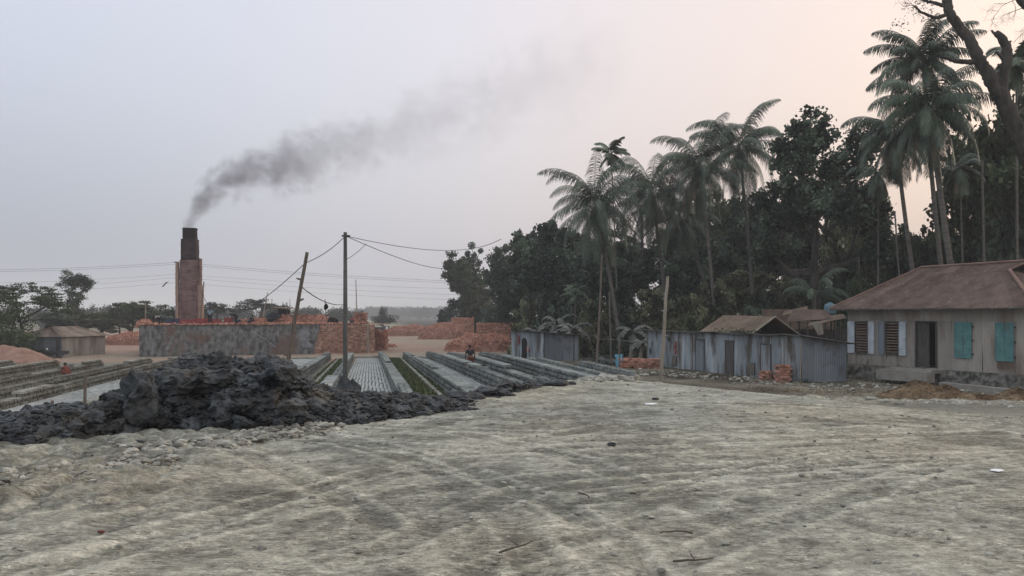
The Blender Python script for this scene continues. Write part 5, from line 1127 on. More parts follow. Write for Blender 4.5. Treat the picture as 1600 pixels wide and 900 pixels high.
# ------------------------------------------------------------------ people
def skin_fig(name, verts, edges, radii, mm, parent=None, sub=2, root=0):
    me = bpy.data.meshes.new(name); me.from_pydata([tuple(v) for v in verts], edges, []); me.update(); o = bpy.data.objects.new(name, me); COL.objects.link(o)
    md = o.modifiers.new('skin', 'SKIN'); md.use_smooth_shade = True
    if not me.skin_vertices: 
        return o
    for i, r_ in enumerate(radii):
        sv = me.skin_vertices[0].data[i]; rr = r_ if isinstance(r_, tuple) else (r_, r_); sv.radius = rr; sv.use_root = (i == root)
    ms = o.modifiers.new('sub', 'SUBSURF'); ms.levels = sub; ms.render_levels = sub
    me.materials.append(mm)
    if parent is not None: o.parent = parent
    return o
def person(loc, yaw, J, shirt, lower, label, scale=1., hat=None, sleeves=True):
    """J: joints in metres, x right, y forward, z up, feet on z=0"""
    root = empty('person', loc, yaw); root.scale = (scale,)*3; tag(root, label, 'person')
    n = ['pelvis', 'waist', 'chest', 'neck', 'head', 'crown', 'shl', 'ell', 'wrl', 'hdl', 'shr', 'elr', 'wrr', 'hdr', 'hil', 'knl', 'anl', 'tol', 'hir', 'knr', 'anr', 'tor']
    ix = {k: i for i, k in enumerate(n)}; V = [J[k] for k in n]
    E = [(0,1),(1,2),(2,3),(3,4),(4,5),(2,6),(6,7),(7,8),(8,9),(2,10),(10,11),(11,12),(12,13),(0,14),(14,15),(15,16),(16,17),(0,18),(18,19),(19,20),(20,21)]
    rad = [(.13,.10),(.12,.09),(.15,.10),.055,.10,.085,.06,.043,.032,.03,.06,.043,.032,.03,.085,.06,.042,.035,.085,.06,.042,.035]
    skin_fig('body', V, E, rad, M['skin'], root)
    g = lambda k: Vector(J[k])
    # fingers, thumb and a face
    f = MB()
    for s_, wr, hd in ((-1, 'wrl', 'hdl'), (1, 'wrr', 'hdr')):
        d = (g(hd)-g(wr)).normalized(); sd_ = d.cross(Vector((0, 1, .2))).normalized()
        for k in range(4): q = g(hd)+sd_*(.018*(k-1.5)); f.tube([q, q+d*.045, q+d*(.075-.006*abs(k-1.5))+Vector((0, .012, -.005))], [.009, .008, .006], 5)
        q = g(hd)-sd_*.03*s_-d*.01; f.tube([q, q-sd_*.025*s_+d*.025, q-sd_*.03*s_+d*.05], [.01, .009, .007], 5)
    f.build('fingers', M['skin'], root)
    fd = Vector(J['face']).normalized(); up = (g('crown')-g('neck')).normalized(); hc = (g('head')+g('crown'))/2
    f = MB(); f.tube([hc+fd*.095+up*.02, hc+fd*.125-up*.02, hc+fd*.10-up*.035], [.008, .016, .012], 6); sdv = fd.cross(up).normalized()
    for s_ in (-1, 1): f.tube([hc+sdv*s_*.098+up*.02, hc+sdv*s_*.112, hc+sdv*s_*.098-up*.03], [.01, .016, .008], 5)
    f.build('nose_and_ears', M['skin'], root)
    f = MB()
    for s_ in (-1, 1): q = hc+fd*.095+sdv*s_*.034+up*.015; f.tube([q-sdv*.012, q+sdv*.012], .007, 5)
    q = hc+fd*.10-up*.065; f.tube([q-sdv*.022, q+sdv*.022], .005, 4); f.build('eyes_and_mouth', M['hair'], root)
    f = MB(); chunk(f, hc+up*.035-fd*.02, (.115, .115, .105), 3, 3, rough=.12); f.build('hair' if hat is None else 'head_cloth', M['hair'] if hat is None else M[hat], root)
    ks = ['pelvis', 'waist', 'chest', 'neck', 'shl', 'ell', 'shr', 'elr']; base = g('neck')*.55+g('chest')*.45
    V2 = [g('pelvis'), g('waist'), g('chest'), base, g('shl'), g('shl').lerp(g('ell'), .9), g('shr'), g('shr').lerp(g('elr'), .9)]
    skin_fig('shirt', V2, [(0,1),(1,2),(2,3),(2,4),(4,5),(2,6),(6,7)], [(.155,.125),(.15,.115),(.175,.125),.08,.078,.06,.078,.06], M[shirt], root)
    if lower:
        V3 = [g('pelvis')+Vector((0, 0, .04)), g('hil'), g('knl'), g('knl').lerp(g('anl'), .7), g('hir'), g('knr'), g('knr').lerp(g('anr'), .7)]
        skin_fig('trousers', V3, [(0,1),(1,2),(2,3),(0,4),(4,5),(5,6)], [(.16,.13),.11,.085,.065,.11,.085,.065], M[lower], root)
    return root
stand = dict(pelvis=(0,0,.92), waist=(0,0,1.08), chest=(0,.01,1.30), neck=(0,.01,1.46), head=(0,.03,1.54), crown=(0,.03,1.62), shl=(-.18,0,1.38), ell=(-.24,.03,1.12), wrl=(-.22,.14,.92), hdl=(-.21,.17,.85), shr=(.18,0,1.38), elr=(.25,.03,1.12), wrr=(.23,.14,.93), hdr=(.22,.17,.86), hil=(-.09,0,.88), knl=(-.10,.03,.48), anl=(-.11,0,.08), tol=(-.12,.14,.04), hir=(.09,0,.88), knr=(.11,.03,.48), anr=(.12,0,.08), tor=(.13,.14,.04), face=(0,1,0))
bend = dict(pelvis=(0,-.12,.88), waist=(0,0,1.0), chest=(0,.25,1.08), neck=(0,.42,1.06), head=(0,.50,1.02), crown=(0,.57,.99), shl=(-.17,.32,1.03), ell=(-.19,.36,.76), wrl=(-.15,.42,.52), hdl=(-.14,.44,.45), shr=(.17,.32,1.03), elr=(.19,.36,.76), wrr=(.15,.44,.52), hdr=(.14,.46,.45), hil=(-.10,-.10,.84), knl=(-.13,.0,.46), anl=(-.15,-.10,.08), tol=(-.16,.05,.04), hir=(.10,-.10,.84), knr=(.13,.0,.46), anr=(.15,-.10,.08), tor=(.16,.05,.04), face=(0,.35,-1))
crouch = dict(pelvis=(0,-.10,.28), waist=(0,0,.42), chest=(0,.16,.60), neck=(0,.26,.72), head=(0,.31,.78), crown=(0,.34,.85), shl=(-.17,.2,.65), ell=(-.22,.35,.45), wrl=(-.14,.5,.32), hdl=(-.12,.55,.26), shr=(.17,.2,.65), elr=(.22,.35,.45), wrr=(.14,.5,.32), hdr=(.12,.55,.26), hil=(-.10,-.06,.27), knl=(-.20,.30,.45), anl=(-.16,.02,.08), tol=(-.17,.16,.04), hir=(.10,-.06,.27), knr=(.20,.30,.45), anr=(.16,.02,.08), tor=(.17,.16,.04), face=(0,1,-.3))
carry = dict(bend); carry.update(waist=(0,-.02,1.05), chest=(0,.08,1.24), neck=(0,.13,1.38), head=(0,.16,1.46), crown=(0,.18,1.54), shl=(-.19,.08,1.30), ell=(-.27,.10,1.04), wrl=(-.24,.24,.88), hdl=(-.22,.30,.84), shr=(.19,.08,1.30), elr=(.29,.04,1.04), wrr=(.33,.14,.82), hdr=(.34,.17,.76), pelvis=(0,-.05,.88), face=(0,1,-.2))
p_ = ground_at(735, 51.3); person(Vector((p_.x, 51.3, p_.z)), .35, carry, 'darkcloth', 'rustcloth', 'worker in dark shirt walking between the long rows of grey bricks', 1.04)
person(ktop(328, .7), .3, stand, 'bluecloth', 'darkcloth', 'worker in pale blue shirt standing upright on the kiln top', 1.08, 'darkcloth')
person(ktop(368, .7), 1.35, bend, 'darkcloth', 'darkcloth', 'worker in dark clothes bending left beside a red crate on the kiln', 1.08)
person(ktop(248, .8), 1.8, bend, 'greycloth', 'darkcloth', 'worker in whitish shirt bending at the left end of the kiln top', .85)
person(ktop(391, 1.0), -.4, crouch, 'darkcloth', 'darkcloth', 'worker in dark clothes crouching beside the small brick pile on the kiln', 1.05)
person(ktop(550, 1.2), .4, crouch, 'rustcloth', 'darkcloth', 'worker crouching on the kiln right of the concrete pole', .95)
p_ = ground_at(105, 50); person(Vector((p_.x, 50, p_.z)), .9, crouch, 'rustcloth', 'rustcloth', 'worker in reddish clothes crouching between brick stacks in the left yard', .95)
# ------------------------------------------------------------------ small litter on the clay
def flat_bit(px, py, s, mm, label, cat, seed, name):
    p = hit(px, py); f = MB(); chunk(f, p+Vector((0, 0, .02)), (s, s*.8, .012), 2, seed, rough=.2, rot=np.eye(3)); return tag(f.build(name, mm, loc=p), label, cat)
flat_bit(1558, 739, .075, M['litter'], 'white round plastic plate lying on the ruts at the right', 'plastic plate', 1, 'plastic_plate')
flat_bit(1018, 633, .12, M['litter'], 'white scrap of plastic on the ground near the flat dark clod', 'plastic scrap', 2, 'plastic_scrap')
def twig(px, py, L_, ang, label, seed, curve=.3):
    p = hit(px, py)+Vector((0, 0, .035)); r = np.random.RandomState(seed); pts = []; a = ang; q = p.copy()
    for i in range(7): pts.append(q.copy()); q = q+Vector((math.cos(a), math.sin(a), r.randn()*.08))*L_/6; a += curve*(r.rand()*.8+.2)
    f = MB(); f.tube(pts, [.008, .008, .007, .007, .006, .005, .004], 5); k = pts[3]; f.tube([k, k+Vector((math.cos(a+1), math.sin(a+1), .2))*L_*.25], .005, 4); return tag(f.build('twig', M['twig'], loc=p), label, 'twig')
twig(1082, 842, .26, 2.6, 'curled dark twig on the pale ground near the bottom right', 1, .55); twig(1052, 886, .32, .3, 'thin dark twig at the bottom edge of the pale ground', 2, .1)
twig(780, 873, .35, .6, 'pale bent twig at the bottom of the ground near the middle', 3, .2); twig(920, 786, .25, 1.5, 'thin twig lying upright on the ruts in the middle', 4, .2)
flat_bit(158, 836, .028, M['rustcloth'], 'small faded red scrap on the ground at the bottom left', 'red scrap', 5, 'red_scrap')
for i, (px, py, lab) in enumerate([(25, 738, 'white scrap in the grey rubble at the left edge'), (100, 752, 'small white scrap in the rubble below another one at the left')]): flat_bit(px, py, .035, M['litter'], lab, 'scrap', 6+i, 'scrap')
# bird
f = MB(); c_ = P(257, 445, 34); f.tube([c_+Vector((-.35, 0, -.25)), c_, c_+Vector((.25, 0, .3))], [.03, .09, .04], 6); f.slab([c_+Vector((-.1, 0, .0)), c_+Vector((.1, .1, .1)), c_+Vector((.6, .2, .55)), c_+Vector((.1, .1, .35))], .02); f.slab([c_+Vector((0, 0, -.05)), c_+Vector((.1, 0, .1)), c_+Vector((.05, -.5, -.3)), c_+Vector((-.3, -.3, -.4))], .02)
f.v = [(v_-np.array(c_))*.27+np.array(c_) for v_ in f.v]
tag(f.build('bird', M['wire'], loc=c_), 'dark bird flying left of the chimney', 'bird')
# ------------------------------------------------------------------ trees
def clumps(r, kind, H, Rr, n):
    C = []
    if kind == 'round':
        lob = [(r.uniform(-.5, .5)*Rr, r.uniform(-.5, .5)*Rr, H*r.uniform(.5, .82), Rr*r.uniform(.42, .62)) for _ in range(7)]
        while len(C) < n:
            a, b, c, q = lob[r.randint(len(lob))]; d = r.randn(3); d /= np.linalg.norm(d); p = np.array([a, b, c])+d*q*r.rand()**.33
            if p[2] < H*.97 and p[2] > H*.24: C.append(p)
    elif kind == 'bush':
        while len(C) < n:
            d = r.randn(3); d /= np.linalg.norm(d); d[2] = abs(d[2]); p = d*np.array([Rr, Rr, H*.92])*r.rand()**.3; p[2] += .1*H*r.rand()
            if vn3(np.array([p[0]]), np.array([p[1]]), np.array([p[2]]), int(Rr*10))[0] > -.28: C.append(p)
    elif kind == 'umbrella':
        lob = [(r.uniform(-.75, .75)*Rr, r.uniform(-.6, .6)*Rr, 0, Rr*r.uniform(.22, .42)) for _ in range(11)]
        while len(C) < n:
            a, b, c, q = lob[r.randint(len(lob))]; t = r.rand()*6.28; rr = q*r.rand()**.5; x, y = a+rr*math.cos(t), b+rr*math.sin(t)
            rad = math.hypot(x, y)/Rr; C.append(np.array([x, y, H*(.95-.20*rad*rad-.10*r.rand()-.12*(lob.index((a, b, c, q)) % 3)*.6)]))
    elif kind == 'open':      # big broadleaf with separate masses and gaps
        lob = [(Rr*math.cos(t)*q, Rr*math.sin(t)*q, H*zz, Rr*s) for t, q, zz, s in [(0,.1,.9,.36),(1.1,.62,.78,.33),(3.0,.60,.80,.34),(4.5,.5,.74,.3),(2.3,.75,.60,.3),(0.2,.72,.60,.34),(5.4,.66,.64,.3),(3.6,.8,.55,.28),(1.6,.4,.62,.26),(.6,.85,.44,.22),(3.0,.9,.42,.22)]]
        while len(C) < n:
            a, b, c, q = lob[r.randint(len(lob))]; d = r.randn(3); d /= np.linalg.norm(d); C.append(np.array([a, b, c])+d*np.array([q, q, q*.8])*r.rand()**.4)
    elif kind == 'tall':      # rounded head above, smaller layers below, bare stem showing
        lob = [(0, 0, .86, .55), (-.45, 0, .76, .5), (.5, .1, .76, .5), (0, .3, .78, .5), (.25, -.2, .58, .38), (-.3, .1, .50, .40), (.1, 0, .42, .4)]
        while len(C) < n:
            a, b, c, q = lob[r.randint(len(lob))]; d = r.randn(3); d /= np.linalg.norm(d); C.append(np.array([a*Rr, b*Rr, c*H])+d*np.array([q*Rr, q*Rr, H*.10])*r.rand()**.4)
    return np.array(C[:n])
def skeleton(f, r, C, H, tr, fork, lean=0.):
    nodes = [np.array([0, 0, -.2]), np.array([lean*.2*H, 0, fork*H*.5]), np.array([lean*.4*H, .02*H, fork*H])]; par = [-1, 0, 1]
    top = nodes[2]; order = np.argsort(np.linalg.norm(C-top, axis=1)); ends = []
    for i in order:
        c = C[i]; N = np.array(nodes[1:]); d = np.linalg.norm(N-c, axis=1)+.35*np.linalg.norm(N-top, axis=1)*.5+np.maximum(0, N[:, 2]-c[2])*1.2; k = int(np.argmin(d))+1
        m = (nodes[k]+c)/2+r.randn(3)*.06*np.linalg.norm(c-nodes[k]); m[2] -= .03*H*r.rand(); nodes.append(m); par.append(k); nodes.append(c); par.append(len(nodes)-2); ends.append(len(nodes)-1)
    n = len(nodes); w_ = np.zeros(n)
    for i in range(n-1, 0, -1): w_[i] = max(w_[i], .0)+(1 if i in set() else 0); 
    w_[ends] = 1.
    for i in range(n-1, 0, -1): w_[par[i]] += w_[i]
    tot = w_[0]; rad = tr*(w_/tot)**.5
    for i in range(1, n):
        f.tube([tuple(nodes[par[i]]), tuple(nodes[i])], [max(min(rad[par[i]], rad[i]*1.25), .012), max(rad[i], .010)], 6 if rad[i] > .08 else 4, False)
def make_tree(name, seed, kind, H, Rr, n, per, leaf, cr, lm, tr=.28, fork=.35, flat=.75, aspect=1.7, wood='bark', lean=0.):
    r = np.random.RandomState(seed); root = empty(name); C = clumps(r, kind, H, Rr, n)
    f = MB(); skeleton(f, r, C, H, tr, fork, lean); f.build('trunk', M[wood], root)
    f = MB(); ct = r.rand(len(C)); P_ = []; T_ = []
    for i, c in enumerate(C):
        k = int(per*(.5+r.rand())); q = r.randn(k, 3)*np.array([cr, cr, cr*flat])*.55; P_.append(c+q); T_.append(np.clip(ct[i]**1.5*.95+r.rand(k)*.3-.1, 0, 1))  # per-clump tint paints lit and shaded leaf masses
    leaves(f, np.concatenate(P_), leaf, r, .6, np.concatenate(T_), aspect); f.build('crown', M[lm], root)
    root['H'] = H; root['R'] = Rr; return root
def place(root, px, top, wpx, Y, label=None, group=None, cat='tree', first=False, name=None, rz=None, zb=None):
    o = root if not root.get('used') else copy_tree(root)
    root['used'] = 1
    X_ = (px-800)/F*Y; g_ = float(gz(X_, Y)) if zb is None else zb; zt2 = CZ-(top-HY)/F*Y
    o.location = (X_, Y, g_); o.scale = ((wpx/F*Y/2)/root['R'],)*2+((zt2-g_)/root['H'],); o.rotation_euler = (0, 0, (px*.37) % 6.28 if rz is None else rz)
    tag(o, label, cat, group)
    for k in ('H', 'R', 'used'):
        if o is not root and k in o: del o[k]
    return o
TR = dict(
 dense=make_tree('dense_tree', 1, 'round', 10, 4, 200, 85, .34, .52, 'leafA', .3, .28, flat=.6),
 dense2=make_tree('dense_tree', 2, 'round', 10, 4, 200, 85, .34, .52, 'leafA', .3, .28, flat=.6),
 olive=make_tree('leafy_tree', 3, 'round', 9, 4, 180, 80, .33, .5, 'leafB', .26, .28, flat=.6),
 green=make_tree('leafy_tree', 4, 'round', 9, 4, 170, 78, .33, .5, 'leafC', .26, .3, flat=.6),
 open=make_tree('broadleaf_tree', 6, 'open', 15, 5.5, 400, 80, .30, .50, 'leafA', .42, .34, lean=.06),
 umb=make_tree('umbrella_tree', 7, 'umbrella', 8, 5, 150, 60, .18, .5, 'leafC', .15, .38, flat=.22),
 umbf=make_tree('umbrella_tree', 17, 'umbrella', 8, 5, 110, 34, .26, .55, 'leafF', .30, .38, flat=.3),
 tall=make_tree('tall_tree', 8, 'tall', 11, 2.6, 90, 70, .24, .5, 'leafA', .16, .5),
 far=make_tree('far_tree', 9, 'round', 9, 4.5, 70, 26, .60, 1.1, 'leafF', .26, .22),
 far2=make_tree('far_tree', 10, 'round', 9, 4.5, 70, 26, .60, 1.1, 'leafF', .26, .22),
 bush=make_tree('bush', 11, 'bush', 4, 3, 100, 80, .29, .46, 'leafA', .10, .1, flat=.6),
 bushb=make_tree('bush', 12, 'bush', 4, 3, 100, 80, .29, .46, 'leafB', .10, .1, flat=.6),
 bushc=make_tree('bush', 13, 'bush', 4, 3, 100, 75, .22, .6, 'leafC', .10, .1),
 small=make_tree('small_plant', 14, 'bush', 1, .5, 26, 22, .12, .18, 'leafC', .03, .1),
)
TL = [ # type, px, top, width px, depth, label
 ('green', 724, 394, 78, 148, 'pale green leafy tree at the left end of the dark wood, above the brick heaps'),
 ('dense', 790, 350, 92, 118, 'dense dark tree rising behind the right end of the red brick stacks'),
 ('dense2', 846, 334, 110, 92, 'dense dark tree between the brick stacks and the leftmost coconut palm'),
 ('dense', 808, 400, 90, 112, 'lower dark tree behind the squared brick stack'),
 ('dense2', 905, 345, 120, 88, 'dark tree behind the drooping crown of the leftmost coconut palm'),
 ('olive', 752, 430, 60, 146, 'brownish green tree low at the left end of the wood'),
 ('dense', 985, 330, 130, 88, 'dark tree in the wood between the first two coconut palms'),
 ('dense2', 1055, 322, 130, 92, 'dark tree in the wood under the crown of the second coconut palm'),
 ('green', 1128, 300, 120, 92, 'greener tree in the wood below the two middle coconut palms'),
 ('dense', 1210, 245, 120, 84, 'dark tree in the wood left of the big open broadleaf tree'),
 ('dense2', 1250, 300, 130, 80, 'dark tree in the wood under the big open broadleaf tree'),
 ('olive', 1340, 250, 120, 76, 'olive tree in the wood right of the big open broadleaf tree'),
 ('dense', 1405, 335, 90, 76, 'dark tree in the wood behind the house, left of the leaning palm trunk'),
 ('dense2', 1462, 350, 100, 72, 'dark tree in the wood behind the house around the leaning palm trunk'),
 ('dense', 1535, 240, 110, 66, 'dark tree behind the house roof, right of the leaning palm trunk'),
 ('green', 1565, 168, 190, 60, 'tall green tree at the right edge behind the bare pruned trunk'),
 ('dense2', 1620, 120, 150, 64, 'tallest dark tree at the right edge of the picture'),
 ('open', 1280, 172, 200, 62, 'big open broadleaf tree with gaps in its crown, right of the middle palms'),
 ('tall', 118, 414, 62, 112, 'tall lone tree with a rounded dark crown above the brown roofed hut'),
 ('umb', 35, 436, 150, 84, 'feathery flat crowned tree at the left edge of the picture'),
 ('bushc', 6, 470, 90, 80, 'dark leafy tree below the feathery one at the left edge'),
 ('umbf', 408, 463, 92, 165, 'grey umbrella shaped tree standing far behind the kiln, left of the leaning pole'),
 ('umbf', 338, 468, 70, 150, 'grey flat crowned tree just right of the chimney'),
 ('green', 205, 470, 78, 125, 'green tree above the kiln\'s left corner, left of the chimney'),
 ('dense', 252, 467, 80, 130, 'dark tree next to the left side of the chimney'),
 ('olive', 160, 478, 90, 130, 'olive tree behind the right side of the brown roofed hut'),
 ('dense2', 95, 486, 90, 128, 'dark tree behind the left side of the brown roofed hut'),
]
for k, px, top, wd, Y, lab in TL: place(TR[k], px, top, wd, Y, lab)
# dense lower storey of the wood
under = [('bush', 712, 465, 60, 150), ('bush', 742, 455, 60, 150), ('bush', 775, 462, 60, 132), ('dense', 822, 385, 90, 104), ('dense2', 872, 362, 100, 97), ('bush', 872, 420, 90, 90), ('dense', 1090, 352, 110, 84), ('dense2', 1165, 340, 100, 82), ('green', 1420, 352, 70, 68), ('bush', 805, 450, 70, 108), ('bushb', 825, 470, 60, 82), ('bush', 868, 455, 70, 76), ('bush', 850, 490, 60, 78), ('bushb', 925, 470, 70, 72), ('bush', 975, 450, 80, 74), ('bushb', 1020, 452, 80, 66), ('bushb', 1075, 462, 80, 63), ('bush', 1045, 425, 100, 78), ('bushb', 1120, 440, 90, 66), ('olive', 1160, 400, 90, 74), ('bush', 1185, 455, 80, 66), ('olive', 1215, 405, 100, 72), ('bushb', 1250, 440, 80, 66), ('bushc', 1300, 455, 70, 62), ('bush', 1290, 410, 90, 74), ('bushc', 1355, 425, 80, 60), ('bush', 1400, 395, 90, 62), ('bush', 1450, 380, 80, 60), ('bush', 1510, 372, 90, 58), ('bush', 1570, 330, 100, 56), ('bush', 1560, 280, 110, 60), ('bush', 1330, 400, 80, 68), ('bush', 940, 420, 90, 82), ('bush', 1100, 400, 90, 84), ('bush', 990, 500, 60, 64), ('bush', 1610, 380, 90, 57), ('bushb', 905, 500, 46, 66), ('bush', 945, 540, 40, 62), ('bush', 1005, 535, 34, 58)]
for k, px, top, wd, Y in under: place(TR[k], px, top, wd, Y, 'bushy tree in the dense dark undergrowth of the wood behind the sheds', 'undergrowth trees of the wood', 'tree', name='bush')
rt = np.random.RandomState(44)
for i in range(34):
    px = 560+i*7.2+rt.randn()*2 if i < 24 else 60+(i-24)*52; Y = 560+rt.rand()*160
    place(TR['far' if i % 2 else 'far2'], px, 479+rt.rand()*7, 38, Y+280, 'hazy tree in the far bluish treeline at the horizon', 'far treeline', 'tree', zb=-6)
for i in range(20):
    px = 20+i*28+rt.randn()*6; Y = 230+rt.rand()*120; place(TR['far' if i % 2 else 'far2'], px, 477+rt.rand()*9, 46, Y, 'hazy tree in the middle distance behind the kiln', 'trees behind the kiln', 'tree', zb=-4)
place(TR['far'], 598, 480, 14, 240, 'single slim hazy tree above the long far brick heap'); place(TR['far2'], 605, 492, 52, 230, 'low hazy thicket above the long far brick heap', cat='thicket'); place(TR['far2'], 440, 476, 50, 200, 'hazy round tree right behind the small box on the kiln'); place(TR['far'], 318, 483, 26, 180, 'small hazy tree right at the base of the chimney')
place(TR['small'], 1119, 568, 16, 46.3, 'small dark green plant growing against the long tin shed', cat='plant', zb=0)
# tree with three tufts
def tuft_tree(px, Y):
    b = ground_at(px, Y); root = empty('tufted_tree', b); tag(root, 'thin tree with three leafy tufts on top, above the pale green tree', 'tree'); r = np.random.RandomState(3)
    f = MB(); tp = [P(737, 384, Y), P(731, 396, Y), P(751, 392, Y)]; k = P(741, 412, Y); f.tube([b, k], [.16, .08], 5)
    for t in tp: f.tube([k, t], [.07, .04], 4)
    child(f, 'trunk', M['bark'], root); f = MB()
    for t, s in zip(tp, (.75, .6, .52)): n_ = 420; d = r.randn(n_, 3); d /= np.linalg.norm(d, axis=1)[:, None]; leaves(f, np.array(t)+d*s*(r.rand(n_)[:, None]**.4), .26, r)
    child(f, 'crown', M['leafA'], root)
tuft_tree(741, 147)
# bare trees: recursive twigs
def bare(f, r, p, d, L, rad, depth, spread=.55, up=.12):
    n = 3; pts = [p]; q = p.copy(); dd = d.copy()
    for i in range(n): dd = dd+r.randn(3)*.16; dd[2] += up*.5; dd /= np.linalg.norm(dd); q = q+dd*L/n; pts.append(q.copy())
    f.tube([tuple(x) for x in pts], [rad*(1-.35*i/n) for i in range(n+1)], 5 if rad > .05 else 3, False)
    if depth == 0: return
    for k in range(r.randint(2, 4) if depth > 1 else 3):
        nd = dd+r.randn(3)*spread; nd /= np.linalg.norm(nd); s = pts[r.randint(1, n+1)]; bare(f, r, s.copy(), nd, L*(.62+.2*r.rand()), rad*.58, depth-1, spread, up)
def bare_tree(px, top, Y, label, seed, depth=6, L=2.6, rad=.14, base_py=None, tw='bark'):
    b = ground_at(px, Y); zt2 = CZ-(top-HY)/F*Y; H = zt2-b.z; root = empty('bare_tree', b); tag(root, label, 'tree'); r = np.random.RandomState(seed); f = MB(); k = b+Vector((0, 0, H*.6)); f.tube([b, b.lerp(k, .5)+Vector((.1, 0, 0)), k], [rad*1.6, rad*1.3, rad], 6, False); child(f, 'trunk', M[tw], root); f = MB()
    for i in range(5): a = r.rand()*6.28; bare(f, r, np.array(k)-np.array([0, 0, r.rand()*H*.12]), np.array([math.cos(a)*.7, math.sin(a)*.7, .9]), H*.13, rad*.6, depth, .6)
    child(f, 'twigs', M[tw], root)
bare_tree(1003, 212, 88, 'leafless twiggy tree showing between the first coconut palms against the sky', 5, 6)
bare_tree(948, 236, 90, 'second fine leafless tree just left of the betel palm, against the sky', 6, 5); bare_tree(186, 466, 118, 'leafless pale tree with thin bent branches above the lone hut', 7, 5, rad=.10)
# coconut palms
def frond(f, r, base, az_, el0, L, droop, nl=60, ll=.95, wl=.024, hang=.8, up=0., rw=.035):
    n = 12; pts = []; q = Vector(base); el_ = el0; side = r.randn()*.15
    dirs = []
    for i in range(n+1):
        t = i/n; pts.append(q.copy()); a = az_+side*t; d = Vector((math.cos(a)*math.cos(el_), math.sin(a)*math.cos(el_), math.sin(el_))); dirs.append(d); q = q+d*L/n; el_ -= droop*(.35+1.3*t)/n; el_ = max(el_, -1.45)
    f.tube(pts, [rw*(1-.85*i/n) for i in range(n+1)], 3, False, .75)
    V = []; Q = []; T = []; tn = r.rand()
    for k in range(nl):
        t = .10+.90*k/nl; i = min(int(t*n), n-1); p = pts[i].lerp(pts[i+1], t*n-i); d = dirs[i].lerp(dirs[i+1], t*n-i).normalized(); sd_ = d.cross(Vector((0, 0, 1))); sd_ = sd_.normalized() if sd_.length > .05 else Vector((math.sin(az_), -math.cos(az_), 0))
        l_ = ll*(math.sin(math.pi*min(1, (t*.86+.12)))**.55)*(.85+.3*r.rand())
        for s in (-1, 1):
            dr = (sd_*s*.85+d*(.45+.35*t)+Vector((0, 0, -hang*(.35+.5*r.rand())+up))).normalized(); m_ = p+dr*l_*.5; d2 = (dr+Vector((0, 0, -hang*.9))).normalized(); e_ = m_+d2*l_*.55; wv = d.normalized()*wl
            b_ = len(V); V += [p-wv*.6, p+wv*.6, m_+wv, m_-wv, e_+wv*.2, e_-wv*.2]; Q += [[b_, b_+1, b_+2, b_+3], [b_+3, b_+2, b_+4, b_+5]]; tt = min(1, max(0, tn*.6+r.rand()*.4)); T += [tt]*6
    f.add([v[:] for v in V], Q, tint=np.array(T))
def palm(base, top, nf, L, label, seed, bendx=0., rad=.17, lm='frond', coco=True, ll=1.05, hang=1.1, wl=.028, elr=(-1.1, 1.35), droop=2.0, name='coconut_palm', nl=64, dry=3, wind=0.):
    r = np.random.RandomState(seed); base = Vector(base); top = Vector(top); root = empty(name, base); tag(root, label, 'palm tree')
    f = MB(); n = 14; pts = [base.lerp(top, i/n)+Vector((bendx*math.sin(i/n*math.pi), 0, 0)) for i in range(n+1)]; f.tube(pts, [rad*(1.5-.5*min(1, i/2))*(1-.35*i/n) for i in range(n+1)], 9, False); child(f, 'trunk', M['palmbark'], root, smooth=True)
    f = MB()
    for i in range(nf):
        t = (i+.5)/nf; el_ = elr[1]+(elr[0]-elr[1])*t+r.randn()*.08; az_ = i*2.399+r.randn()*.2
        frond(f, r, top+Vector((r.randn()*.06, r.randn()*.06, .1-.25*t)), az_+wind*math.sin(az_), el_, L*(.86+.25*r.rand())*(1-.12*t), droop*(.75+.5*r.rand())*(1 if el_ > 0 else .7), nl, ll, wl, hang)
    child(f, 'crown', M[lm], root)
    if dry:
        f = MB()
        for i in range(dry): frond(f, r, top+Vector((0, 0, -.2)), r.rand()*6.28, -1.0, L*.8, .6, 24, ll*.7, wl, 1.2)
        child(f, 'dry_fronds', M['dry'], root)
    if coco:
        f = MB()
        for i in range(9): a = r.rand()*6.28; chunk(f, top+Vector((math.cos(a)*.28, math.sin(a)*.28, -.32-.2*r.rand())), (.13, .13, .16), 2, i, rough=.04)
        child(f, 'coconuts', M['leafB'], root)
def palmp(bx, by, cx, cy, Y, *a, **k): palm(ground_at(bx, Y), P(cx, cy, Y), *a, **k)
palmp(972, 530, 930, 322, 64, 38, 5.6, 'leftmost coconut palm with drooping fronds and a leaning pale trunk', 1, bendx=.15, droop=2.3, elr=(-1.25, 1.45))
palmp(1045, 520, 1018, 300, 70, 40, 6.0, 'second coconut palm from the left with a wide drooping crown', 2, bendx=.2, droop=2.3, elr=(-1.3, 1.45))
palmp(1122, 500, 1093, 258, 66, 36, 5.4, 'third coconut palm from the left with tall upswept top fronds', 3, bendx=.1, droop=2.0)
palmp(1182, 500, 1155, 228, 68, 34, 5.3, 'highest of the middle coconut palms, just left of the big broadleaf tree', 4, bendx=.1, droop=2.0)
palmp(1512, 470, 1452, 168, 46, 40, 4.3, 'large coconut palm over the house with a leaning bare trunk', 5, bendx=-.10, droop=2.0, ll=.95, rad=.2, elr=(-1.3, 1.2))
palmp(1490, 470, 1442, 92, 52, 32, 3.8, 'topmost coconut palm crown under the bare branch at the upper right', 6, bendx=-.2, droop=1.6, ll=.9, elr=(-.8, 1.45))
palmp(1448, 470, 1398, 205, 53, 30, 4.1, 'coconut palm with hanging dark fronds left of the large palm', 7, bendx=-.1, droop=2.0, ll=.95, elr=(-1.4, 1.1))
palmp(1140, 500, 1062, 335, 78, 30, 5.4, 'lower coconut palm half hidden between the second and third palms', 8, droop=1.8)
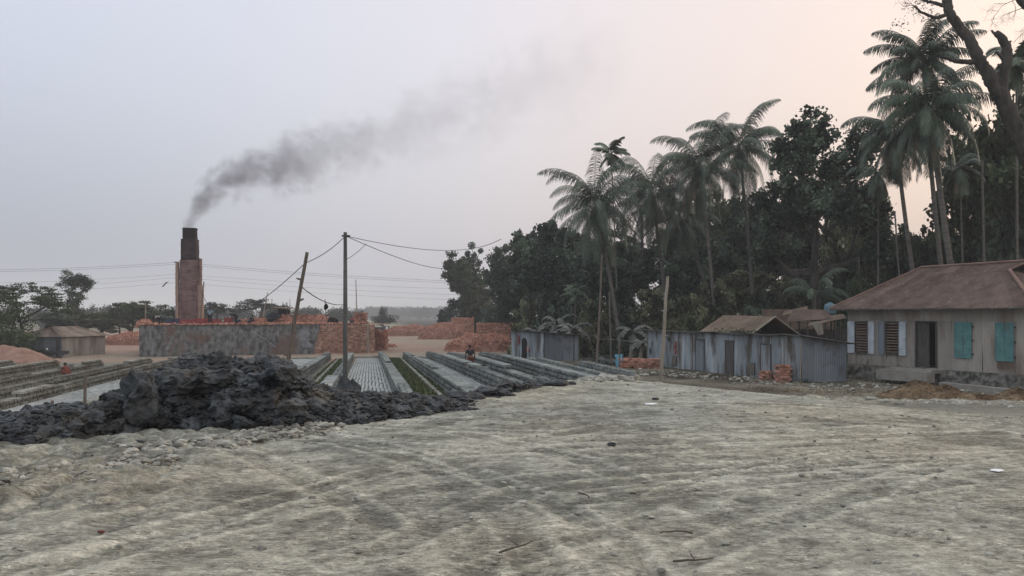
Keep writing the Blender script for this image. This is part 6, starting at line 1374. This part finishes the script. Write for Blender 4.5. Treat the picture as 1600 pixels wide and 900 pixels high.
palmp(968, 520, 955, 238, 80, 11, 2.3, 'slender betel palm with a small dark star shaped crown', 9, rad=.09, lm='frondg', coco=False, ll=.75, hang=.5, wl=.08, elr=(-.9, 1.3), droop=1.3, name='betel_palm', nl=22, dry=0)
palmp(1508, 470, 1500, 262, 52, 12, 2.0, 'slender betel palm standing behind the large palm trunk', 10, rad=.07, lm='frond', coco=False, ll=.7, hang=.6, wl=.07, name='betel_palm', nl=20, dry=1, elr=(-1.2, 1.2))
palmp(1372, 480, 1372, 268, 58, 12, 2.4, 'slender betel palm with hanging dark leaves left of the palm cluster', 11, rad=.07, lm='frond', coco=False, ll=.8, hang=.9, wl=.07, name='betel_palm', nl=20, dry=1, elr=(-1.3, .8))
palmp(1345, 480, 1340, 300, 60, 10, 2.0, 'second slender betel palm with hanging leaves beside the broadleaf tree', 12, rad=.06, lm='frond', coco=False, ll=.8, hang=.9, wl=.07, name='betel_palm', nl=18, dry=1, elr=(-1.3, .8))
palmp(1590, 470, 1588, 95, 54, 16, 2.6, 'green palm crown peeking in at the upper right edge', 13, rad=.10, lm='frondg', coco=False, ll=.7, hang=.4, wl=.07, name='palm', nl=24, dry=0)
palmp(1268, 500, 1275, 458, 54, 9, 3.0, 'young palm with arching grey green fronds left of the house roof', 14, rad=.08, lm='frond', coco=False, ll=.6, hang=.8, elr=(.2, 1.2), droop=2.2, name='young_palm', nl=30, dry=0)
palmp(1010, 520, 905, 405, 70, 9, 2.2, 'small bright green palm tuft low between the leftmost palms', 15, rad=.06, lm='frondg', coco=False, ll=.5, hang=.4, elr=(-.3, 1.2), name='young_palm', nl=20, dry=0) if False else None
palmp(897, 520, 899, 462, 66, 10, 1.5, 'bright green young palm low in the wood behind the small shed', 16, rad=.06, lm='frondg', coco=False, ll=.4, hang=.4, elr=(-.2, 1.2), name='young_palm', nl=18, dry=0)
# slim stems among the wood
for i, (a, b, c, d, Y, rr, lab) in enumerate([(1539, 420, 1535, 250, 50, .07, 'slim pale stem rising behind the house roof, right of the large palm'), (1505, 420, 1500, 270, 50, .05, ''), (1283, 500, 1312, 395, 66, .0, ''), (1415, 420, 1398, 330, 54, .05, 'slim leaning stem left of the large palm trunk'), (955, 530, 952, 455, 58, .05, 'grey slim stem with a fork behind the thin tall pole')]):
    if lab: post('slim_stem', ground_at(a, Y), P(c, d, Y), rr*1.3, rr, M['palmbark'], lab, 'tree stem', seed=60+i)
# banana plants
def banana(px, Y, H, n, label, seed, mm='banana', L=2.0):
    b = ground_at(px, Y); root = empty('banana_plant', b); tag(root, label, 'banana plant'); r = np.random.RandomState(seed); f = MB()
    f.tube([b, b+Vector((.1, 0, H*.5)), b+Vector((.15, 0, H*.8))], [.16, .12, .07], 7); child(f, 'stem', M['bamboo'], root); f = MB(); top = b+Vector((.15, 0, H*.75))
    for i in range(n):
        a = i*2.4+r.randn()*.3; el_ = 1.2-1.3*i/n*.9; q = top.copy(); pts = []; K = 9
        for k in range(K+1): pts.append(q.copy()); q = q+Vector((math.cos(a)*math.cos(el_), math.sin(a)*math.cos(el_), math.sin(el_)))*L/K; el_ -= (.20+.10*r.rand())
        sd_ = Vector((-math.sin(a), math.cos(a), 0)); f.tube(pts, .02, 3, False); tn = r.rand()
        for k in range(K):
            w0 = .30*math.sin(math.pi*min(.98, (k+.3)/K))**.6; w1 = .30*math.sin(math.pi*min(.98, (k+1.1)/K))**.6
            for s in (-1, 1):
                g_ = .82+.1*r.rand(); dz = Vector((0, 0, -.10-.15*r.rand())); a0 = pts[k]; a1 = pts[k].lerp(pts[k+1], g_); f.poly([a0[:], a1[:], (a1+sd_*s*w1+dz)[:], (a0+sd_*s*w0+dz)[:]], tn)
    child(f, 'leaves', M[mm], root)
banana(868, 66, 3.6, 9, 'banana plant with big grey leaves behind the small tin shed', 1, L=2.6); banana(890, 63, 2.8, 8, 'smaller banana plant just right of the bigger one behind the small shed', 2, L=2.2); banana(835, 70, 2.9, 7, 'banana plant with paler leaves behind the left part of the small shed roof', 3)
banana(985, 60, 2.6, 8, 'dusty banana plant between the two tin sheds', 4); banana(1000, 56, 1.7, 7, 'low dusty banana plant left of the long shed', 5, L=1.4)
# the pruned bare tree at the upper right
BY = 44.; def_b = ground_at(1720, BY); root = empty('pruned_tree', def_b); tag(root, 'thick bare pruned tree trunk forking across the upper right corner', 'tree')
k_ = BY/F
def limb(f, pts, seed, n=9):
    r = np.random.RandomState(seed); V = []; Rr = []
    P3 = [P(a, b, BY+c) for a, b, c, w_ in pts]; W3 = [w_*k_/2*.74 for a, b, c, w_ in pts]
    for i in range(len(P3)-1):
        K = max(2, int((P3[i+1]-P3[i]).length/.12))
        for k in range(K): t = k/K; V.append(P3[i].lerp(P3[i+1], t)+Vector(r.randn(3)*.012)); Rr.append((W3[i]+(W3[i+1]-W3[i])*t)*(1+.10*r.randn()*.5))
    V.append(P3[-1]); Rr.append(W3[-1]*.9); f.tube(V, Rr, n, True)
f = MB(); limb(f, [(1720, 592, 0, 50), (1684, 420, 0, 42), (1634, 305, 0, 36), (1603, 240, 0, 34), (1584, 195, 0, 33), (1570, 163, 0, 32), (1560, 138, 0, 31)], 1, 12); o = child(f, 'trunk', M['bark'], root, smooth=True)
f = MB(); limb(f, [(1562, 150, 0, 30), (1545, 118, 0, 26), (1528, 90, 0, 24), (1515, 62, 0, 22), (1495, 38, 0, 20), (1482, 18, 0, 19), (1478, -10, 0, 18), (1470, -60, .5, 15)], 2); child(f, 'limb', M['bark'], root, smooth=True)
f = MB(); limb(f, [(1562, 150, 0, 26), (1567, 120, -.2, 22), (1574, 90, -.3, 20), (1573, 72, -.3, 19), (1562, 56, -.3, 15), (1556, 50, -.3, 11)], 3)
for a, b, c, d in ((1569, 94, 1558, 82), (1574, 68, 1580, 64), (1560, 58, 1549, 47), (1567, 108, 1559, 100)): limb(f, [(a, b, -.3, 9), (c, d, -.3, 4)], 5, 6)
child(f, 'broken_limb', M['bark'], root, 'short broken off limb curving upward', smooth=True)
for q_, sd_ in (([(1528, 96, 0, 13), (1510, 97, 0, 11), (1492, 95, -.2, 9), (1470, 88, -.6, 6)], 4), ([(1484, 22, 0, 10), (1462, 28, 0, 7), (1440, 20, 0, 5), (1426, 8, 0, 3)], 6), ([(1478, 10, 0, 9), (1458, 4, 0, 7), (1436, -2, 0, 4)], 7), ([(1580, 188, 0, 8), (1600, 170, 1, 6), (1630, 150, 2, 4)], 8)): f = MB(); limb(f, q_, sd_, 7); child(f, 'branch', M['bark'], root, smooth=True)
f = MB(); r = np.random.RandomState(9)
for (a, b) in ((1426, 8), (1440, 20), (1432, 0), (1450, 5), (1462, 28)): bare(f, r, np.array(P(a, b, BY)), np.array([-.7, 0, .1]), .55, .02, 3, .8, 0)
child(f, 'twigs', M['bark'], root)
f = MB(); pts = np.array([P(a, b, BY)[:] for a, b in ((1410, 32), (1420, 10), (1432, 6), (1405, 40), (1445, 25), (1440, 2), (1455, 12))]); C = np.repeat(pts, 22, 0)+r.randn(len(pts)*22, 3)*np.array([.32, .2, .22]); leaves(f, C, .13, r); child(f, 'leaves', M['leafA'], root)
# second tree reaching in at the very corner
root = empty('overhanging_tree', ground_at(1760, 40)); tag(root, 'dark limb with fine bare twigs entering at the top right corner', 'tree'); BY = 40.; k_ = BY/F
f = MB(); limb(f, [(1760, 590, 0, 50), (1720, 200, 0, 40), (1640, 40, 0, 22), (1596, 4, 0, 14), (1575, -30, 0, 12)], 11, 8); child(f, 'trunk', M['bark'], root)
f = MB(); r = np.random.RandomState(19)
for a, b, dx, dz in ((1590, -2, -.9, -.25), (1600, 12, -.8, -.3), (1570, -25, -.9, -.2), (1640, 40, -.9, -.1)): bare(f, r, np.array(P(a, b, BY)), np.array([dx, 0, dz]), .95, .022, 4, .5, -.05)
child(f, 'twigs', M['bark'], root)
# scrub around the sheds
def scrub(pts, n, label, seed, spread=.5, hh=.25, mm='leafB', size=.10):
    r = np.random.RandomState(seed); pts = np.array(pts, float); t = r.rand(n)*(len(pts)-1); i = t.astype(int); q = pts[i]*(1-(t-i))[:, None]+pts[i+1]*(t-i)[:, None]+r.randn(n, 2)*spread
    z = gz(q[:, 0], q[:, 1])+hh*r.rand(n)**2*ss(-.2, .3, fbm(q[:, 0], q[:, 1], 1.2, 2, seed)); f = MB(); leaves(f, np.column_stack([q, z]), size, r, .6, aspect=2.5); return tag(f.build('weeds', M[mm]), label, 'weeds', kind='stuff')
e_ = [SP(-1, -.35, 0)[:2], SP(SL+.1, -.35, 0)[:2], SP(SL+.3, SW*.5, 0)[:2], SP(SL+.3, SW, 0)[:2]]
scrub(e_, 1500, 'low weeds along the foot of the long tin shed', 1, .12, .22, 'leafA', .07)
scrub([HP(-.5, -.5, 0)[:2], HP(4, -.9, 0)[:2], HP(9.5, -.9, 0)[:2]], 1800, 'low dry weeds along the house plinth', 2, .35, .2, 'leafB', .07)
scrub([(5, 58), (8, 54), (7.5, 51), (9, 50)], 2600, 'dusty weeds and leaf litter between the two sheds', 3, .9, .5, 'leafB', .10)
scrub([(9, 36), (14, 34), (20, 31), (26, 29)], 2600, 'dry grass tufts on the brown strip before the sheds and the house', 4, .8, .12, 'straw', .08)
fringe([(7, 46), (9.5, 44), (12, 39.5), (14.5, 36.5), (18, 36), (22, 31.5)], 520, .02, .09, M['clod'], 'yard_rubble', 'grey and brown rubble bits on the earth before the long tin shed', 'rubble', .02, 1.3, 81, 'stuff')
scrub([(7, 47), (10, 43), (13, 37.5), (17, 37), (22, 33)], 2200, 'dry leaf litter on the earth before the long tin shed', 7, .9, .05, 'straw', .07)
# rubble between the sheds
fringe([(5.6, 56), (6.8, 53), (7.6, 51.5)], 60, .1, .35, M['clay'], 'rubble_pile', 'dark rubble and clay lumps lying between the two tin sheds', 'rubble', .25, .5, 61, 'stuff')
# ------------------------------------------------------------------ smoke
SY = 93.; kk = SY/F; s0 = P(297, 357, SY)
path = [(297, 358, 7), (298, 345, 10), (303, 330, 15), (313, 316, 21), (330, 302, 26), (352, 288, 30), (380, 275, 34), (410, 268, 39), (450, 258, 44), (500, 243, 50), (560, 226, 55), (620, 208, 60), (690, 188, 66), (760, 160, 72), (840, 130, 78), (930, 105, 84), (1000, 88, 78)]
smf = MB(); smf.tube([P(a, b, SY) for a, b, c in path], [c*kk*1.5 for a, b, c in path], 14, True)
sm = smf.build('smoke', None, loc=s0); tag(sm, 'grey smoke drifting to the upper right from the chimney', 'smoke')
m = bpy.data.materials.new('smoke'); m.use_nodes = True; t = m.node_tree; N = t.nodes; Lk = t.links; N.clear()
o = N.new('ShaderNodeOutputMaterial'); pv = N.new('ShaderNodeVolumePrincipled'); Lk.new(pv.outputs[0], o.inputs['Volume']); pv.inputs['Color'].default_value = (.42, .43, .46, 1); pv.inputs['Anisotropy'].default_value = 0.
tcn = N.new('ShaderNodeTexCoord'); nz = N.new('ShaderNodeTexNoise'); nz.inputs['Scale'].default_value = .33; nz.inputs['Detail'].default_value = 4; nz.inputs['Roughness'].default_value = .6; Lk.new(tcn.outputs['Object'], nz.inputs['Vector'])
# distort the position with noise, then measure the distance to the plume's curved axis
def vm(op, a=None, b=None, sc=None):
    n = N.new('ShaderNodeVectorMath'); n.operation = op
    for i, x in enumerate((a, b)):
        if x is None: continue
        if hasattr(x, 'links'): Lk.new(x, n.inputs[i])
        else: n.inputs[i].default_value = x
    if sc is not None:
        if hasattr(sc, 'links'): Lk.new(sc, n.inputs['Scale'])
        else: n.inputs['Scale'].default_value = sc
    return n.outputs[0]
def ma(op, a, b=None, clamp=False):
    n = N.new('ShaderNodeMath'); n.operation = op; n.use_clamp = clamp
    for i, x in enumerate((a, b)):
        if x is None: continue
        if hasattr(x, 'links'): Lk.new(x, n.inputs[i])
        else: n.inputs[i].default_value = x
    return n.outputs[0]
XM = (1000-297)*kk
sp = N.new('ShaderNodeSeparateXYZ'); Lk.new(tcn.outputs['Object'], sp.inputs[0])
xn = ma('DIVIDE', sp.outputs['X'], XM)
# sqrt spacing so that the steep start is resolved
xq = ma('POWER', ma('MAXIMUM', ma('ADD', xn, .006), 0.0), .5)
def curve(vals, src):
    c = N.new('ShaderNodeFloatCurve'); cm = c.mapping; cu = cm.curves[0]; cm.use_clip = False
    while len(cu.points) > 2: cu.points.remove(cu.points[1])
    cu.points[0].location = vals[0]; cu.points[1].location = vals[-1]
    for v in vals[1:-1]: cu.points.new(*v)
    cm.update(); Lk.new(src, c.inputs['Value']); return c.outputs[0]
q_ = lambda px: math.sqrt(max((px-297)/703+.006, 0)); ZM = 300*kk
pz = path[2:]
zc = ma('MULTIPLY', curve([(0., 0.)]+[(q_(a), (358-b)*kk/ZM) for a, b, c in [(298, 345, 0)]+pz], xq), ZM)
RM = 130*kk
sl = []
for i, (a, b, c) in enumerate(pz):
    j = min(i+1, len(pz)-1); i2 = max(i-1, 0); s = abs((pz[j][1]-pz[i2][1])/(pz[j][0]-pz[i2][0])); sl.append((q_(a), min(c*math.sqrt(1+s*s)*kk/RM, 1.)))
rr_ = ma('MULTIPLY', curve([(0., .16)]+sl, xq), RM)
dn = curve([(0., 1.), (q_(320), 1.), (q_(350), .85), (q_(400), .62), (q_(450), .42), (q_(500), .22), (q_(600), .095), (q_(700), .06), (q_(820), .04), (q_(930), .02), (1.0, .0)], xq)
dz_ = ma('SUBTRACT', sp.outputs['Z'], zc); ry = sp.outputs['Y']
d2 = ma('ADD', ma('POWER', ma('ABSOLUTE', ma('DIVIDE', dz_, rr_)), 2.), ma('POWER', ma('ABSOLUTE', ma('DIVIDE', ry, rr_)), 2.))
dd = ma('POWER', d2, .5)
mp = N.new('ShaderNodeMapping'); mp.inputs['Scale'].default_value = (.8, 1, 1.1); Lk.new(tcn.outputs['Object'], mp.inputs[0])
n2_ = N.new('ShaderNodeTexNoise'); n2_.inputs['Scale'].default_value = .9; n2_.inputs['Detail'].default_value = 4; n2_.inputs['Roughness'].default_value = .62; Lk.new(mp.outputs[0], n2_.inputs['Vector'])
nsum = ma('ADD', ma('MULTIPLY', ma('SUBTRACT', nz.outputs[0], .5), 2.6), ma('MULTIPLY', ma('SUBTRACT', n2_.outputs[0], .5), 2.2))
val = ma('SUBTRACT', ma('ADD', ma('SUBTRACT', .95, dd), nsum), 0.0)
val = ma('MULTIPLY', ma('MAXIMUM', val, 0.), 1.6)
val = ma('MINIMUM', val, 1.5)
edge_ = ma('SUBTRACT', 1.42, dd, True); edge_ = ma('MULTIPLY', edge_, 3., True)
den = ma('MULTIPLY', ma('MULTIPLY', ma('MULTIPLY', val, dn), edge_), .52)
Lk.new(den, pv.inputs['Density']); sm.data.materials.append(m)
try: m.cycles.homogeneous_volume = False
except Exception: pass
